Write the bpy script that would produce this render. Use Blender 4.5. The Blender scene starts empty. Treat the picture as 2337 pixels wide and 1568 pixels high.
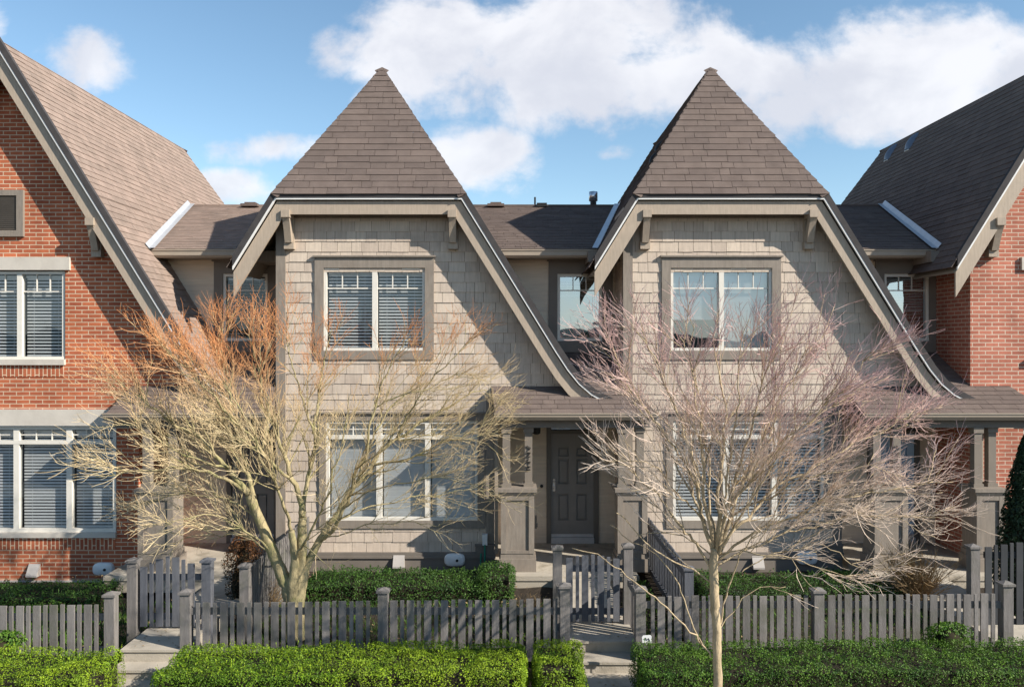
import bpy, math, random
from mathutils import Vector, noise
random.seed(7)
C = bpy.context.scene.collection
V = Vector
# ------------------------------------------------------------------ survey of the photograph -> metres
CAMY, CAMZ, F = -14.0, 3.85, 1820.0
def PX(px, y): return (px - 1168.5) * (y - CAMY) / F
def PZ(py, y): return CAMZ - (py - 784.0) * (y - CAMY) / F
def P(px, py, y): return V((PX(px, y), y, PZ(py, y)))

# ------------------------------------------------------------------ object helpers
def tagt(o, label, cat, group=None, kind=None):
    if label: o['label'] = label
    if cat: o['category'] = cat
    if group: o['group'] = group
    if kind: o['kind'] = kind
    return o
def thing(name, label, cat, loc=(0, 0, 0), group=None):
    o = bpy.data.objects.new(name, None); C.objects.link(o)
    o.location = loc; o.empty_display_size = .3
    return tagt(o, label, cat, group)

class MB:
    def __init__(s): s.v = []; s.f = []; s.t = []; s.sm = False
    def add(s, vs, fs, tone=.5):
        b = len(s.v); s.v += [tuple(p) for p in vs]; s.f += [tuple(b + i for i in f) for f in fs]
        s.t += [tone] * len(vs)
    def box(s, x0, x1, y0, y1, z0, z1, tone=.5):
        s.add([(x0,y0,z0),(x1,y0,z0),(x1,y1,z0),(x0,y1,z0),(x0,y0,z1),(x1,y0,z1),(x1,y1,z1),(x0,y1,z1)],
              [(0,3,2,1),(4,5,6,7),(0,1,5,4),(1,2,6,5),(2,3,7,6),(3,0,4,7)], tone)
    def obox(s, c, ax, ay, az, tone=.5):      # centre + three half-axis vectors
        c, ax, ay, az = V(c), V(ax), V(ay), V(az)
        vs = [c + ax*i + ay*j + az*k for k in (-1,1) for (i,j) in ((-1,-1),(1,-1),(1,1),(-1,1))]
        s.add(vs, [(0,3,2,1),(4,5,6,7),(0,1,5,4),(1,2,6,5),(2,3,7,6),(3,0,4,7)], tone)
    def prism(s, poly, y0, y1, tone=.5):      # polygon in x,z drawn along y
        n = len(poly)
        vs = [(x, y0, z) for x, z in poly] + [(x, y1, z) for x, z in poly]
        s.add(vs, [tuple(range(n)), tuple(range(2*n-1, n-1, -1))] + [(i, (i+1) % n, n+(i+1) % n, n+i) for i in range(n)], tone)
    def prismx(s, poly, x0, x1, tone=.5):     # polygon in y,z drawn along x
        n = len(poly)
        vs = [(x0, y, z) for y, z in poly] + [(x1, y, z) for y, z in poly]
        s.add(vs, [tuple(range(n)), tuple(range(2*n-1, n-1, -1))] + [(i, (i+1) % n, n+(i+1) % n, n+i) for i in range(n)], tone)
    def tube(s, pts, rs, n=6, tone=.5, tone1=None):
        b = len(s.v); m = len(pts); up = None
        for i, p in enumerate(pts):
            d = (pts[min(i+1, m-1)] - pts[max(i-1, 0)])
            if d.length < 1e-9: d = V((0,0,1))
            d.normalize()
            if up is None:
                up = d.orthogonal().normalized()
            else:
                up = (up - d*up.dot(d))
                up = up.normalized() if up.length > 1e-6 else d.orthogonal().normalized()
            w = d.cross(up); r = rs[i]
            tt = tone if tone1 is None else tone + (tone1 - tone)*i/max(1, m-1)
            for k in range(n):
                a = 2*math.pi*k/n
                s.v.append(tuple(p + up*(math.cos(a)*r) + w*(math.sin(a)*r))); s.t.append(tt)
        for i in range(m-1):
            for k in range(n):
                s.f.append((b+i*n+k, b+i*n+(k+1) % n, b+(i+1)*n+(k+1) % n, b+(i+1)*n+k))
        s.f.append(tuple(b+k for k in range(n-1, -1, -1))); s.f.append(tuple(b+(m-1)*n+k for k in range(n)))
    def lathe(s, c, prof, n=16, tone=.5):     # profile of (r, z) round a vertical axis at c
        b = len(s.v); m = len(prof)
        for r, z in prof:
            for k in range(n):
                a = 2*math.pi*k/n
                s.v.append((c[0]+math.cos(a)*r, c[1]+math.sin(a)*r, c[2]+z)); s.t.append(tone)
        for i in range(m-1):
            for k in range(n):
                s.f.append((b+i*n+k, b+i*n+(k+1) % n, b+(i+1)*n+(k+1) % n, b+(i+1)*n+k))
        s.f.append(tuple(b+k for k in range(n-1, -1, -1))); s.f.append(tuple(b+(m-1)*n+k for k in range(n)))
    def build(s, name, mat, parent=None, smooth=False, off=None):
        me = bpy.data.meshes.new(name)
        if off is not None:
            s.v = [(x-off[0], y-off[1], z-off[2]) for x, y, z in s.v]
        me.from_pydata(s.v, [], s.f)
        at = me.attributes.new('tone', 'FLOAT', 'POINT'); at.data.foreach_set('value', s.t)
        me.materials.append(mat)
        if smooth: me.polygons.foreach_set('use_smooth', [True]*len(me.polygons))
        me.update()
        o = bpy.data.objects.new(name, me); C.objects.link(o)
        if parent is not None: o.parent = parent
        return o

# ------------------------------------------------------------------ material helpers
def mat(name, col, rough=.75, var=.12, nscale=6., tone=0., metal=0., bump=0., bscale=40., col2=None, spec=.3, stretch=None, dirt=None, trans=0.):
    m = bpy.data.materials.new(name); m.use_nodes = True
    N, L = m.node_tree.nodes, m.node_tree.links
    b = N['Principled BSDF']
    b.inputs['Roughness'].default_value = rough; b.inputs['Metallic'].default_value = metal
    b.inputs['Specular IOR Level'].default_value = spec
    geo = N.new('ShaderNodeNewGeometry')
    mp = N.new('ShaderNodeMapping'); mp.inputs['Scale'].default_value = stretch or (1, 1, 1)
    L.new(geo.outputs['Position'], mp.inputs['Vector'])
    nz = N.new('ShaderNodeTexNoise'); nz.inputs['Scale'].default_value = nscale; nz.inputs['Detail'].default_value = 6
    L.new(mp.outputs['Vector'], nz.inputs['Vector'])
    base = N.new('ShaderNodeMix'); base.data_type = 'RGBA'
    c2 = col2 or tuple(c*.8 for c in col)
    base.inputs['A'].default_value = (*col, 1); base.inputs['B'].default_value = (*c2, 1)
    at = N.new('ShaderNodeAttribute'); at.attribute_name = 'tone'
    L.new(at.outputs['Fac'], base.inputs['Factor'])
    # noise variation as value factor
    mr = N.new('ShaderNodeMapRange'); mr.inputs['From Min'].default_value = .3; mr.inputs['From Max'].default_value = .7
    mr.inputs['To Min'].default_value = 1-var; mr.inputs['To Max'].default_value = 1+var
    L.new(nz.outputs['Fac'], mr.inputs['Value'])
    hs = N.new('ShaderNodeHueSaturation'); L.new(base.outputs['Result'], hs.inputs['Color'])
    L.new(mr.outputs['Result'], hs.inputs['Value'])
    last = hs.outputs['Color']
    if dirt:
        n2 = N.new('ShaderNodeTexNoise'); n2.inputs['Scale'].default_value = dirt[1]; n2.inputs['Detail'].default_value = 8
        n2.inputs['Roughness'].default_value = .65
        L.new(geo.outputs['Position'], n2.inputs['Vector'])
        r2 = N.new('ShaderNodeMapRange'); r2.inputs['From Min'].default_value = .5; r2.inputs['From Max'].default_value = .72
        r2.inputs['To Max'].default_value = dirt[2]
        L.new(n2.outputs['Fac'], r2.inputs['Value'])
        mx = N.new('ShaderNodeMix'); mx.data_type = 'RGBA'; mx.inputs['B'].default_value = (*dirt[0], 1)
        L.new(r2.outputs['Result'], mx.inputs['Factor']); L.new(last, mx.inputs['A']); last = mx.outputs['Result']
    L.new(last, b.inputs['Base Color'])
    if bump:
        n3 = N.new('ShaderNodeTexNoise'); n3.inputs['Scale'].default_value = bscale; n3.inputs['Detail'].default_value = 4
        L.new(mp.outputs['Vector'], n3.inputs['Vector'])
        bp = N.new('ShaderNodeBump'); bp.inputs['Strength'].default_value = bump; bp.inputs['Distance'].default_value = .02
        L.new(n3.outputs['Fac'], bp.inputs['Height']); L.new(bp.outputs['Normal'], b.inputs['Normal'])
    if trans:
        tr = N.new('ShaderNodeBsdfTranslucent'); L.new(last, tr.inputs['Color'])
        ms = N.new('ShaderNodeMixShader'); ms.inputs['Fac'].default_value = trans
        L.new(b.outputs['BSDF'], ms.inputs[1]); L.new(tr.outputs['BSDF'], ms.inputs[2])
        L.new(ms.outputs['Shader'], N['Material Output'].inputs['Surface'])
    return m

def brick_mat(name, c1, c2, mortar, vertical=False):
    m = bpy.data.materials.new(name); m.use_nodes = True
    N, L = m.node_tree.nodes, m.node_tree.links
    b = N['Principled BSDF']; b.inputs['Roughness'].default_value = .85; b.inputs['Specular IOR Level'].default_value = .2
    geo = N.new('ShaderNodeNewGeometry'); sp = N.new('ShaderNodeSeparateXYZ'); L.new(geo.outputs['Position'], sp.inputs[0])
    ad = N.new('ShaderNodeMath'); ad.operation = 'ADD'; L.new(sp.outputs['X'], ad.inputs[0]); L.new(sp.outputs['Y'], ad.inputs[1])
    cb = N.new('ShaderNodeCombineXYZ')
    L.new(ad.outputs[0], cb.inputs['Y' if vertical else 'X']); L.new(sp.outputs['Z'], cb.inputs['X' if vertical else 'Y'])
    # slight wobble so the joints are not ruler straight
    nw = N.new('ShaderNodeTexNoise'); nw.inputs['Scale'].default_value = 5; L.new(cb.outputs[0], nw.inputs['Vector'])
    vm = N.new('ShaderNodeVectorMath'); vm.operation = 'MULTIPLY_ADD'
    vm.inputs[1].default_value = (.008, .008, 0); L.new(nw.outputs['Color'], vm.inputs[0]); L.new(cb.outputs[0], vm.inputs[2])
    bt = N.new('ShaderNodeTexBrick'); L.new(vm.outputs[0], bt.inputs['Vector'])
    bt.inputs['Scale'].default_value = 1; bt.inputs['Brick Width'].default_value = .235; bt.inputs['Row Height'].default_value = .073
    bt.inputs['Mortar Size'].default_value = .0085; bt.inputs['Mortar Smooth'].default_value = .15; bt.inputs['Bias'].default_value = -.1
    bt.inputs['Color1'].default_value = (*c1, 1); bt.inputs['Color2'].default_value = (*c2, 1); bt.inputs['Mortar'].default_value = (*mortar, 1)
    nz = N.new('ShaderNodeTexNoise'); nz.inputs['Scale'].default_value = 1.3; nz.inputs['Detail'].default_value = 8; nz.inputs['Roughness'].default_value = .7
    L.new(geo.outputs['Position'], nz.inputs['Vector'])
    mr = N.new('ShaderNodeMapRange'); mr.inputs['From Min'].default_value = .3; mr.inputs['From Max'].default_value = .7
    mr.inputs['To Min'].default_value = .72; mr.inputs['To Max'].default_value = 1.25; L.new(nz.outputs['Fac'], mr.inputs['Value'])
    hs = N.new('ShaderNodeHueSaturation'); L.new(bt.outputs['Color'], hs.inputs['Color']); L.new(mr.outputs['Result'], hs.inputs['Value'])
    L.new(hs.outputs['Color'], b.inputs['Base Color'])
    n3 = N.new('ShaderNodeTexNoise'); n3.inputs['Scale'].default_value = 60; L.new(geo.outputs['Position'], n3.inputs['Vector'])
    iv = N.new('ShaderNodeMath'); iv.operation = 'MULTIPLY_ADD'; iv.inputs[1].default_value = -1; L.new(bt.outputs['Fac'], iv.inputs[0])
    sc = N.new('ShaderNodeMath'); sc.operation = 'MULTIPLY'; sc.inputs[1].default_value = .25; L.new(n3.outputs['Fac'], sc.inputs[0]); L.new(sc.outputs[0], iv.inputs[2])
    bp = N.new('ShaderNodeBump'); bp.inputs['Strength'].default_value = .7; bp.inputs['Distance'].default_value = .008
    L.new(iv.outputs[0], bp.inputs['Height']); L.new(bp.outputs['Normal'], b.inputs['Normal'])
    return m

def glass_mat(name, refl=.2, tint=(.95, .97, .98)):
    m = bpy.data.materials.new(name); m.use_nodes = True
    N, L = m.node_tree.nodes, m.node_tree.links
    N.remove(N['Principled BSDF'])
    tr = N.new('ShaderNodeBsdfTransparent'); tr.inputs['Color'].default_value = (*tint, 1)
    gl = N.new('ShaderNodeBsdfGlossy'); gl.inputs['Roughness'].default_value = .015; gl.inputs['Color'].default_value = (.78, .9, 1, 1)
    lw = N.new('ShaderNodeLayerWeight'); lw.inputs['Blend'].default_value = .35
    ma = N.new('ShaderNodeMath'); ma.operation = 'MULTIPLY_ADD'; ma.inputs[1].default_value = .6; ma.inputs[2].default_value = refl; ma.use_clamp = True
    L.new(lw.outputs['Fresnel'], ma.inputs[0])
    geo = N.new('ShaderNodeNewGeometry'); nz = N.new('ShaderNodeTexNoise'); nz.inputs['Scale'].default_value = 1.2
    L.new(geo.outputs['Position'], nz.inputs['Vector'])
    bp = N.new('ShaderNodeBump'); bp.inputs['Strength'].default_value = .12; bp.inputs['Distance'].default_value = .05
    L.new(nz.outputs['Fac'], bp.inputs['Height']); L.new(bp.outputs['Normal'], gl.inputs['Normal'])
    ms = N.new('ShaderNodeMixShader'); L.new(ma.outputs[0], ms.inputs['Fac'])
    L.new(tr.outputs[0], ms.inputs[1]); L.new(gl.outputs[0], ms.inputs[2]); L.new(ms.outputs[0], N['Material Output'].inputs['Surface'])
    return m

M = {}
M['shake']  = mat('painted_shakes', (.55,.46,.37), .8, .10, 3, bump=.25, bscale=30, stretch=(9,9,1), col2=(.45,.37,.30), dirt=((.24,.19,.15), 1.6, .35))
M['lap']    = mat('painted_lap_boards', (.64,.55,.43), .8, .08, 3, bump=.15, bscale=30, stretch=(1,1,9), col2=(.62,.52,.41))
M['trim']   = mat('taupe_trim_paint', (.25,.212,.175), .6, .12, 4, bump=.15, bscale=18, stretch=(8,8,1), col2=(.22,.187,.153), dirt=((.15,.12,.095), 2.6, .4))
M['trimc']  = mat('shade_toned_column_taupe', (.22,.187,.152), .65, .08, 4)  # trim taupe made darker: the porch shade on the columns is painted in
M['trimd']  = mat('dark_taupe_trim_paint', (.19,.165,.14), .6, .08, 4)
M['fascia'] = mat('bargeboard_paint', (.40,.325,.25), .6, .10, 4, bump=.15, bscale=18, stretch=(8,8,1), dirt=((.2,.17,.14), 2.5, .25))
M['soffit'] = mat('soffit_paint', (.32,.275,.22), .75, .06)
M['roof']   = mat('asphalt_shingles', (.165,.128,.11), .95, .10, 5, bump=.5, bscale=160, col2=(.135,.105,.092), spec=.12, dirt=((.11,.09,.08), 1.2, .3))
M['redge']  = mat('shaded_shingle_edge', (.06,.055,.055), .9, .15, 8)  # shade along the roof edge is painted in as a darker colour
M['sheath'] = mat('dark_building_paper', (.11,.092,.076), .9, .1)
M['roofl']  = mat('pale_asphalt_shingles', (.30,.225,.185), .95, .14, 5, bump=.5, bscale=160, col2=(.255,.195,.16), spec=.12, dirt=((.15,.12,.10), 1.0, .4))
M['drip']   = mat('white_drip_metal', (.78,.77,.74), .4, .05)
M['flash']  = mat('galvanised_flashing', (.62,.63,.64), .35, .08, metal=.35)
M['brick']  = brick_mat('red_brick', (.44,.13,.06), (.30,.08,.042), (.56,.42,.29))
M['brickp'] = brick_mat('rose_red_brick', (.44,.16,.105), (.34,.115,.075), (.56,.44,.34))
M['brickv'] = brick_mat('red_brick_soldiers', (.42,.125,.06), (.30,.08,.042), (.66,.50,.34), True)
M['conc']   = mat('cast_stone', (.58,.53,.46), .85, .1, 3, bump=.1, dirt=((.35,.3,.25), 2, .35))
M['pave']   = mat('concrete_paving', (.45,.40,.325), .9, .16, 2.5, bump=.3, bscale=70, dirt=((.15,.13,.095), 2.6, .8))
M['vinyl']  = mat('cream_window_vinyl', (.74,.70,.62), .45, .04)
M['white']  = mat('white_plastic', (.80,.80,.78), .4, .04)
M['slat']   = mat('white_blind_slats', (.88,.88,.86), .5, .04)
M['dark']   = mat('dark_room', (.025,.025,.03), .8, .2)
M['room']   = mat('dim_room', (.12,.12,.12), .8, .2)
M['door']   = mat('charcoal_door_paint', (.25,.24,.225), .45, .06, 4)
M['bdoor']  = mat('slate_blue_door_paint', (.42,.56,.72), .45, .08, 4)
M['dframe'] = mat('dark_door_frame', (.15,.137,.12), .5, .06)
M['chrome'] = mat('brushed_steel', (.7,.7,.72), .25, .05, metal=.9)
M['black']  = mat('black_metal', (.02,.02,.02), .5, .1)
M['fence']  = mat('grey_stained_picket', (.135,.124,.116), .8, .18, 4, bump=.3, bscale=25, stretch=(6,6,.7), col2=(.205,.187,.174), dirt=((.09,.095,.06), 3, .6))
M['fenced'] = mat('shade_toned_picket', (.085,.09,.105), .8, .14, 4, bump=.3, bscale=25, stretch=(6,6,.7), col2=(.115,.118,.13))  # fence colour turned dark navy to carry the shade on the gates
M['fencek'] = mat('deep_shade_picket', (.035,.038,.042), .8, .14, 4, col2=(.05,.052,.055))  # shade over the right-hand gate is put into this near-black colour
M['soil']   = mat('dark_garden_soil', (.034,.025,.017), 1, .45, 9, bump=1, bscale=22, dirt=((.07,.052,.035), 14, .6))
M['road']   = mat('street_asphalt', (.06,.06,.06), .9, .15, 8)
M['hose']   = mat('green_hose', (.02,.22,.15), .5, .1)
M['gutter'] = mat('taupe_gutter', (.36,.30,.235), .45, .05)
M['slate']  = mat('blue_grey_vent_metal', (.16,.19,.24), .4, .08, metal=.3)
M['grey']   = mat('grey_vent_metal', (.42,.39,.36), .55, .08)
M['glass']  = glass_mat('window_glass', .05)
M['glassw'] = glass_mat('pale_window_glass', .24, (.93,.96,.98))
M['glassm'] = glass_mat('sky_window_glass', .50, (.8,.86,.9))
M['bark']   = mat('pale_olive_bark', (.36,.29,.17), .9, .2, 14, bump=.6, bscale=50, stretch=(1,1,.35), col2=(.30,.26,.12), dirt=((.16,.19,.05), 5, .75))
M['bark2']  = mat('pale_buff_bark', (.42,.33,.21), .9, .18, 14, bump=.5, bscale=50, stretch=(1,1,.35), col2=(.36,.28,.17), dirt=((.20,.16,.09), 6, .5))
M['twig']   = mat('tan_to_orange_twigs', (.60,.49,.29), .85, .15, 3, col2=(.52,.20,.07))
M['twig2']  = mat('buff_to_rose_twigs', (.68,.56,.44), .85, .15, 3, col2=(.60,.38,.35))
def leafm(n, a, b): return mat(n, a, .55, .3, 5, col2=b, spec=.35, trans=.25)
M['leafb']  = leafm('sunlit_box_leaves', (.085,.17,.008), (.31,.42,.018))  # yellow-green carries the sunlight on the front hedges
M['leafd']  = leafm('dark_box_leaves', (.018,.06,.012), (.08,.16,.022))
M['leafm']  = leafm('mid_box_leaves', (.035,.10,.010), (.15,.26,.022))
M['cedar']  = leafm('cedar_foliage', (.010,.028,.012), (.03,.06,.02))
M['rust']   = leafm('rusty_conifer_foliage', (.02,.025,.010), (.16,.065,.02))
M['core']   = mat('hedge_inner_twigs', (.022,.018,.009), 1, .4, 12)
M['grass']  = leafm('lawn_blades', (.03,.08,.010), (.10,.19,.02))
M['dry']    = mat('dry_shrub_stems', (.28,.20,.10), .9, .2, 10, col2=(.20,.13,.07))

# ------------------------------------------------------------------ course-laid surfaces (shakes, laps, roof tabs) with holes
def urange(poly, v):
    lo, hi = None, None; n = len(poly)
    for i in range(n):
        (u0, v0), (u1, v1) = poly[i], poly[(i+1) % n]
        if v0 == v1: continue
        if (v0 - v)*(v1 - v) <= 0:
            u = u0 + (u1-u0)*(v-v0)/(v1-v0)
            lo = u if lo is None else min(lo, u); hi = u if hi is None else max(hi, u)
    return (lo, hi) if lo is not None else None
def courses(mb, O, U, Vv, Nn, poly, expo, tw, th, holes=(), jit=0., breaks=None, tones=(0, 1), lift=0.):
    O, U, Vv, Nn = V(O), V(U).normalized(), V(Vv).normalized(), V(Nn).normalized()
    vmin = min(p[1] for p in poly); vmax = max(p[1] for p in poly)
    if breaks is None:
        breaks = []; v = vmin
        while v < vmax - 1e-4: breaks.append(v); v += expo
        breaks.append(vmax)
    for a, b in zip(breaks[:-1], breaks[1:]):
        if b - a < 1e-4: continue
        e = (b-a)*.01
        ra, rb = urange(poly, a+e), urange(poly, b-e)
        if not ra or not rb: continue
        spans = [(min(ra[0], rb[0]), max(ra[1], rb[1]))]
        vm = (a+b)/2
        for (h0, h1, g0, g1) in holes:
            if g0 < vm < g1:
                ns = []
                for s0, s1 in spans:
                    if h1 <= s0 or h0 >= s1: ns.append((s0, s1)); continue
                    if h0 > s0: ns.append((s0, h0))
                    if h1 < s1: ns.append((h1, s1))
                spans = ns
        for s0, s1 in spans:
            u = s0 - (random.random()*tw[0] if tw else 0)
            while u < s1 - 1e-4:
                w = random.uniform(*tw) if tw else (s1 - u)
                x0, x1 = max(u, s0), min(u+w, s1); u += w
                if tw and s1-u < tw[0]*.4: x1 = s1; u = s1
                if x1-x0 < .004: continue
                aa = a - (random.random()*jit)
                b0, b1 = max(x0, ra[0]), min(x1, ra[1])
                t0, t1 = max(x0, rb[0]), min(x1, rb[1])
                if b1 <= b0: b0 = b1 = min(max((x0+x1)/2, ra[0]), ra[1])
                if t1 <= t0: t0 = t1 = min(max((x0+x1)/2, rb[0]), rb[1])
                if b1-b0 < 1e-5 and t1-t0 < 1e-5: continue
                g = .003 if tw and tw[1] < 2 else 0
                T = lift + th*random.uniform(.8, 1.25) if th else lift
                q = [O+U*(b0+g)+Vv*aa+Nn*T, O+U*(b1-g)+Vv*aa+Nn*T, O+U*max(t1-g, t0)+Vv*b+Nn*(lift+th*.25), O+U*(t0+g)+Vv*b+Nn*(lift+th*.25)]
                tone = random.uniform(*tones)
                if th:
                    q += [O+U*(b0+g)+Vv*aa+Nn*lift, O+U*(b1-g)+Vv*aa+Nn*lift]
                    mb.add(q, [(0,1,2,3), (4,5,1,0), (4,0,3), (5,2,1)], tone)
                else:
                    mb.add(q, [(0,1,2,3)], tone)
def panel(mb, O, U, Vv, Nn, poly, holes=()):
    br = sorted(set([round(p[1], 5) for p in poly] + [h for q in holes for h in q[2:4]]))
    lo, hi = min(p[1] for p in poly), max(p[1] for p in poly)
    courses(mb, O, U, Vv, Nn, poly, 1, None, 0, holes, breaks=[b for b in br if lo <= b <= hi], tones=(.5, .5))

# ------------------------------------------------------------------ houses
WY = .31                                   # face of the projecting bays
S = 1.62                                   # pitch of the steep gables
EZ, HW = 6.45, 1.67                        # eave height / half width where hip starts
AZ = EZ + HW*S                             # ridge
FL = [(3.10, EZ-(3.10-HW)*S), (3.34, 3.745), (3.55, 3.425), (3.74, 3.19), (3.95, 3.01), (4.22, 2.87)]
def offset_line(prof, d, lx, rz):
    """profile moved inwards by d, cut at x = lx on its left and z = rz on its right"""
    pts = [V(p) for p in prof]
    out = []
    ns = []
    for a, b in zip(pts[:-1], pts[1:]):
        t = (b-a).normalized(); ns.append(V((t.y, -t.x)))
    for i in range(len(pts)):
        if i == 0: n = ns[0]; k = 1
        elif i == len(pts)-1: n = ns[-1]; k = 1
        else:
            n = (ns[i-1]+ns[i]).normalized(); k = 1/max(.3, n.dot(ns[i]))
        out.append(pts[i] + n*(d*k))
    a, b = out[0], out[1]; t = (lx-a.x)/(b.x-a.x); out[0] = a + (b-a)*t
    a, b = out[-2], out[-1]; t = (rz-a.y)/(b.y-a.y) if abs(b.y-a.y) > 1e-6 else 1
    if t < 0:
        out.pop(); a, b = out[-2], out[-1]; t = (rz-a.y)/(b.y-a.y)
    out[-1] = a + (b-a)*t
    return out
def strip(mb, prof, d0, d1, y0, y1, lx=-2.38, rz=2.87, tone=.5, lift=0):
    A, B = offset_line(prof, d0, lx, rz), offset_line(prof, d1, lx, rz)
    n = min(len(A), len(B))
    if len(A) > n: A = A[:n-1] + [A[-1]]
    if len(B) > n: B = B[:n-1] + [B[-1]]
    for i in range(n-1):
        mb.prism([(A[i].x, A[i].y+lift), (A[i+1].x, A[i+1].y+lift), (B[i+1].x, B[i+1].y+lift), (B[i].x, B[i].y+lift)], y0, y1, tone)

def shift(mb, ox):
    mb.v = [(x+ox, y, z) for x, y, z in mb.v]; return mb

def window(par, ox, x0, x1, z0, z1, y, mulls=(), transom=None, toplite=None, grid=2, blind=None, glass='glass', fw=.055, label=None, casing=None, cmat='trim', casecap=True, name='window', back='dark', tilt=.5, drop=None):
    """casing boards, vinyl frame, glazing, bars and the blind; y is the wall face"""
    f = MB(); yf = y-.015; yb = y+.07
    f.box(x0, x1, yf, yb, z1-fw, z1); f.box(x0, x1, yf-.01, yb, z0, z0+fw)
    f.box(x0, x0+fw, yf, yb, z0+fw, z1-fw); f.box(x1-fw, x1, yf, yb, z0+fw, z1-fw)
    cols = [x0+fw]
    for m_, w_ in mulls:
        f.box(m_-w_/2, m_+w_/2, yf-.004, yb, z0+fw, z1-fw); cols += [m_-w_/2, m_+w_/2]
    cols.append(x1-fw)
    if transom: f.box(x0+fw, x1-fw, yf-.008, yb, transom-.035, transom+.035)
    w = shift(f, ox).build(name, M['vinyl'], par)
    if label: w['label'] = label
    if casing:
        c = MB(); cl, cr, ct, cb = casing
        c.box(x0-cl, x1+cr, y-.045, y+.02, z1, z1+ct); c.box(x0-cl, x0, y-.045, y+.02, z0-cb, z1); c.box(x1, x1+cr, y-.045, y+.02, z0-cb, z1)
        if cb: c.box(x0, x1, y-.045, y+.02, z0-cb, z0)
        if casecap: c.box(x0-cl-.03, x1+cr+.03, y-.085, y+.02, z1+ct, z1+ct+.03)
        shift(c, ox).build('casing', M[cmat], w)
    g = MB()
    for i in range(0, len(cols), 2):
        g.add([(cols[i], y+.035, z0+fw), (cols[i+1], y+.035, z0+fw), (cols[i+1], y+.035, z1-fw), (cols[i], y+.035, z1-fw)], [(0,1,2,3)])
    shift(g, ox).build('pane', M[glass], w)
    b = MB()
    for i in range(0, len(cols), 2):
        a0, a1 = cols[i], cols[i+1]
        if toplite:
            b.box(a0, a1, y+.022, y+.048, toplite-.011, toplite+.011)
            for k in range(1, grid+1):
                xx = a0+(a1-a0)*k/(grid+1); b.box(xx-.009, xx+.009, y+.022, y+.048, toplite+.011, z1-fw)
        if transom:
            for k in range(1, grid+1):
                xx = a0+(a1-a0)*k/(grid+1); b.box(xx-.009, xx+.009, y+.022, y+.048, transom+.035, z1-fw)
            b.box(a0, a1, y+.023, y+.047, (transom+.035+z1-fw)/2-.009, (transom+.035+z1-fw)/2+.009)
    if b.v: shift(b, ox).build('glazing_bar', M['vinyl'], w)
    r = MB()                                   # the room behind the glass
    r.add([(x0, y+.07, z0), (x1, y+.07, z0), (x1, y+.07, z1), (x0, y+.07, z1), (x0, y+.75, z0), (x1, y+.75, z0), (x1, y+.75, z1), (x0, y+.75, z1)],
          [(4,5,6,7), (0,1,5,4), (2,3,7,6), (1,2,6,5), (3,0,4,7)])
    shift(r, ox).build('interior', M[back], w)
    if blind:
        s = MB(); pitch, sw = blind
        for i in range(0, len(cols), 2):
            a0, a1 = cols[i]+.012, cols[i+1]-.012
            top = z1-fw-.02; bot = z0+fw+.01
            if drop is not None: bot = z1-(z1-z0)*drop[(i//2) % len(drop)]
            s.box(a0, a1, y+.09, y+.15, top-.04, top)
            z = top-.06
            while z > bot:
                t = tilt+random.uniform(-.06, .06)
                s.obox(((a0+a1)/2, y+.12, z), ((a1-a0)/2, 0, 0), (0, math.cos(t)*sw/2, math.sin(t)*sw/2), (0, -math.sin(t)*.0015, math.cos(t)*.0015))
                z -= pitch
            s.box(a0, a1, y+.105, y+.135, z+pitch*.35-.012, z+pitch*.35+.012)
            for q in (.18, .82):
                xx = a0+(a1-a0)*q; s.box(xx-.002, xx+.002, y+.118, y+.122, z+.03, top)
        shift(s, ox).build('blind', M['slat'], w)
    return w

def cap_row(mb, A, B, dl, dr, w=.13, step=.19, h=.03):
    A, B = V(A), V(B); t = (B-A); L_ = t.length; t.normalize(); dl = V(dl).normalized(); dr = V(dr).normalized()
    n_ = dl.cross(t); n_ = (-(dl+dr)).normalized()
    s = 0
    while s < L_:
        a = A+t*s; b = A+t*min(s+step*1.08, L_+.02)
        hh = h*random.uniform(.85, 1.2); tone = random.random()
        a_, b_ = a+n_*hh, b+n_*(hh*.5)
        vs = [a_, b_, b+dl*w+n_*.004, a+dl*w+n_*.012, b+dr*w+n_*.004, a+dr*w+n_*.012, a-n_*.02]
        mb.add(vs, [(0,1,2,3), (1,0,5,4), (0,3,6), (0,6,5)], tone)
        s += step

def hit_left_slope(ox, px, py):
    """point of the steep slope (facing -x) of the gable centred at ox seen at a pixel"""
    d = V(((px-1168.5)/F, 1, -(py-784)/F)); o = V((0, CAMY, CAMZ))
    n = V((-S, 0, 1)); p0 = V((ox-HW, 0, EZ))
    t = n.dot(p0-o)/n.dot(d); return o+d*t

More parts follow.
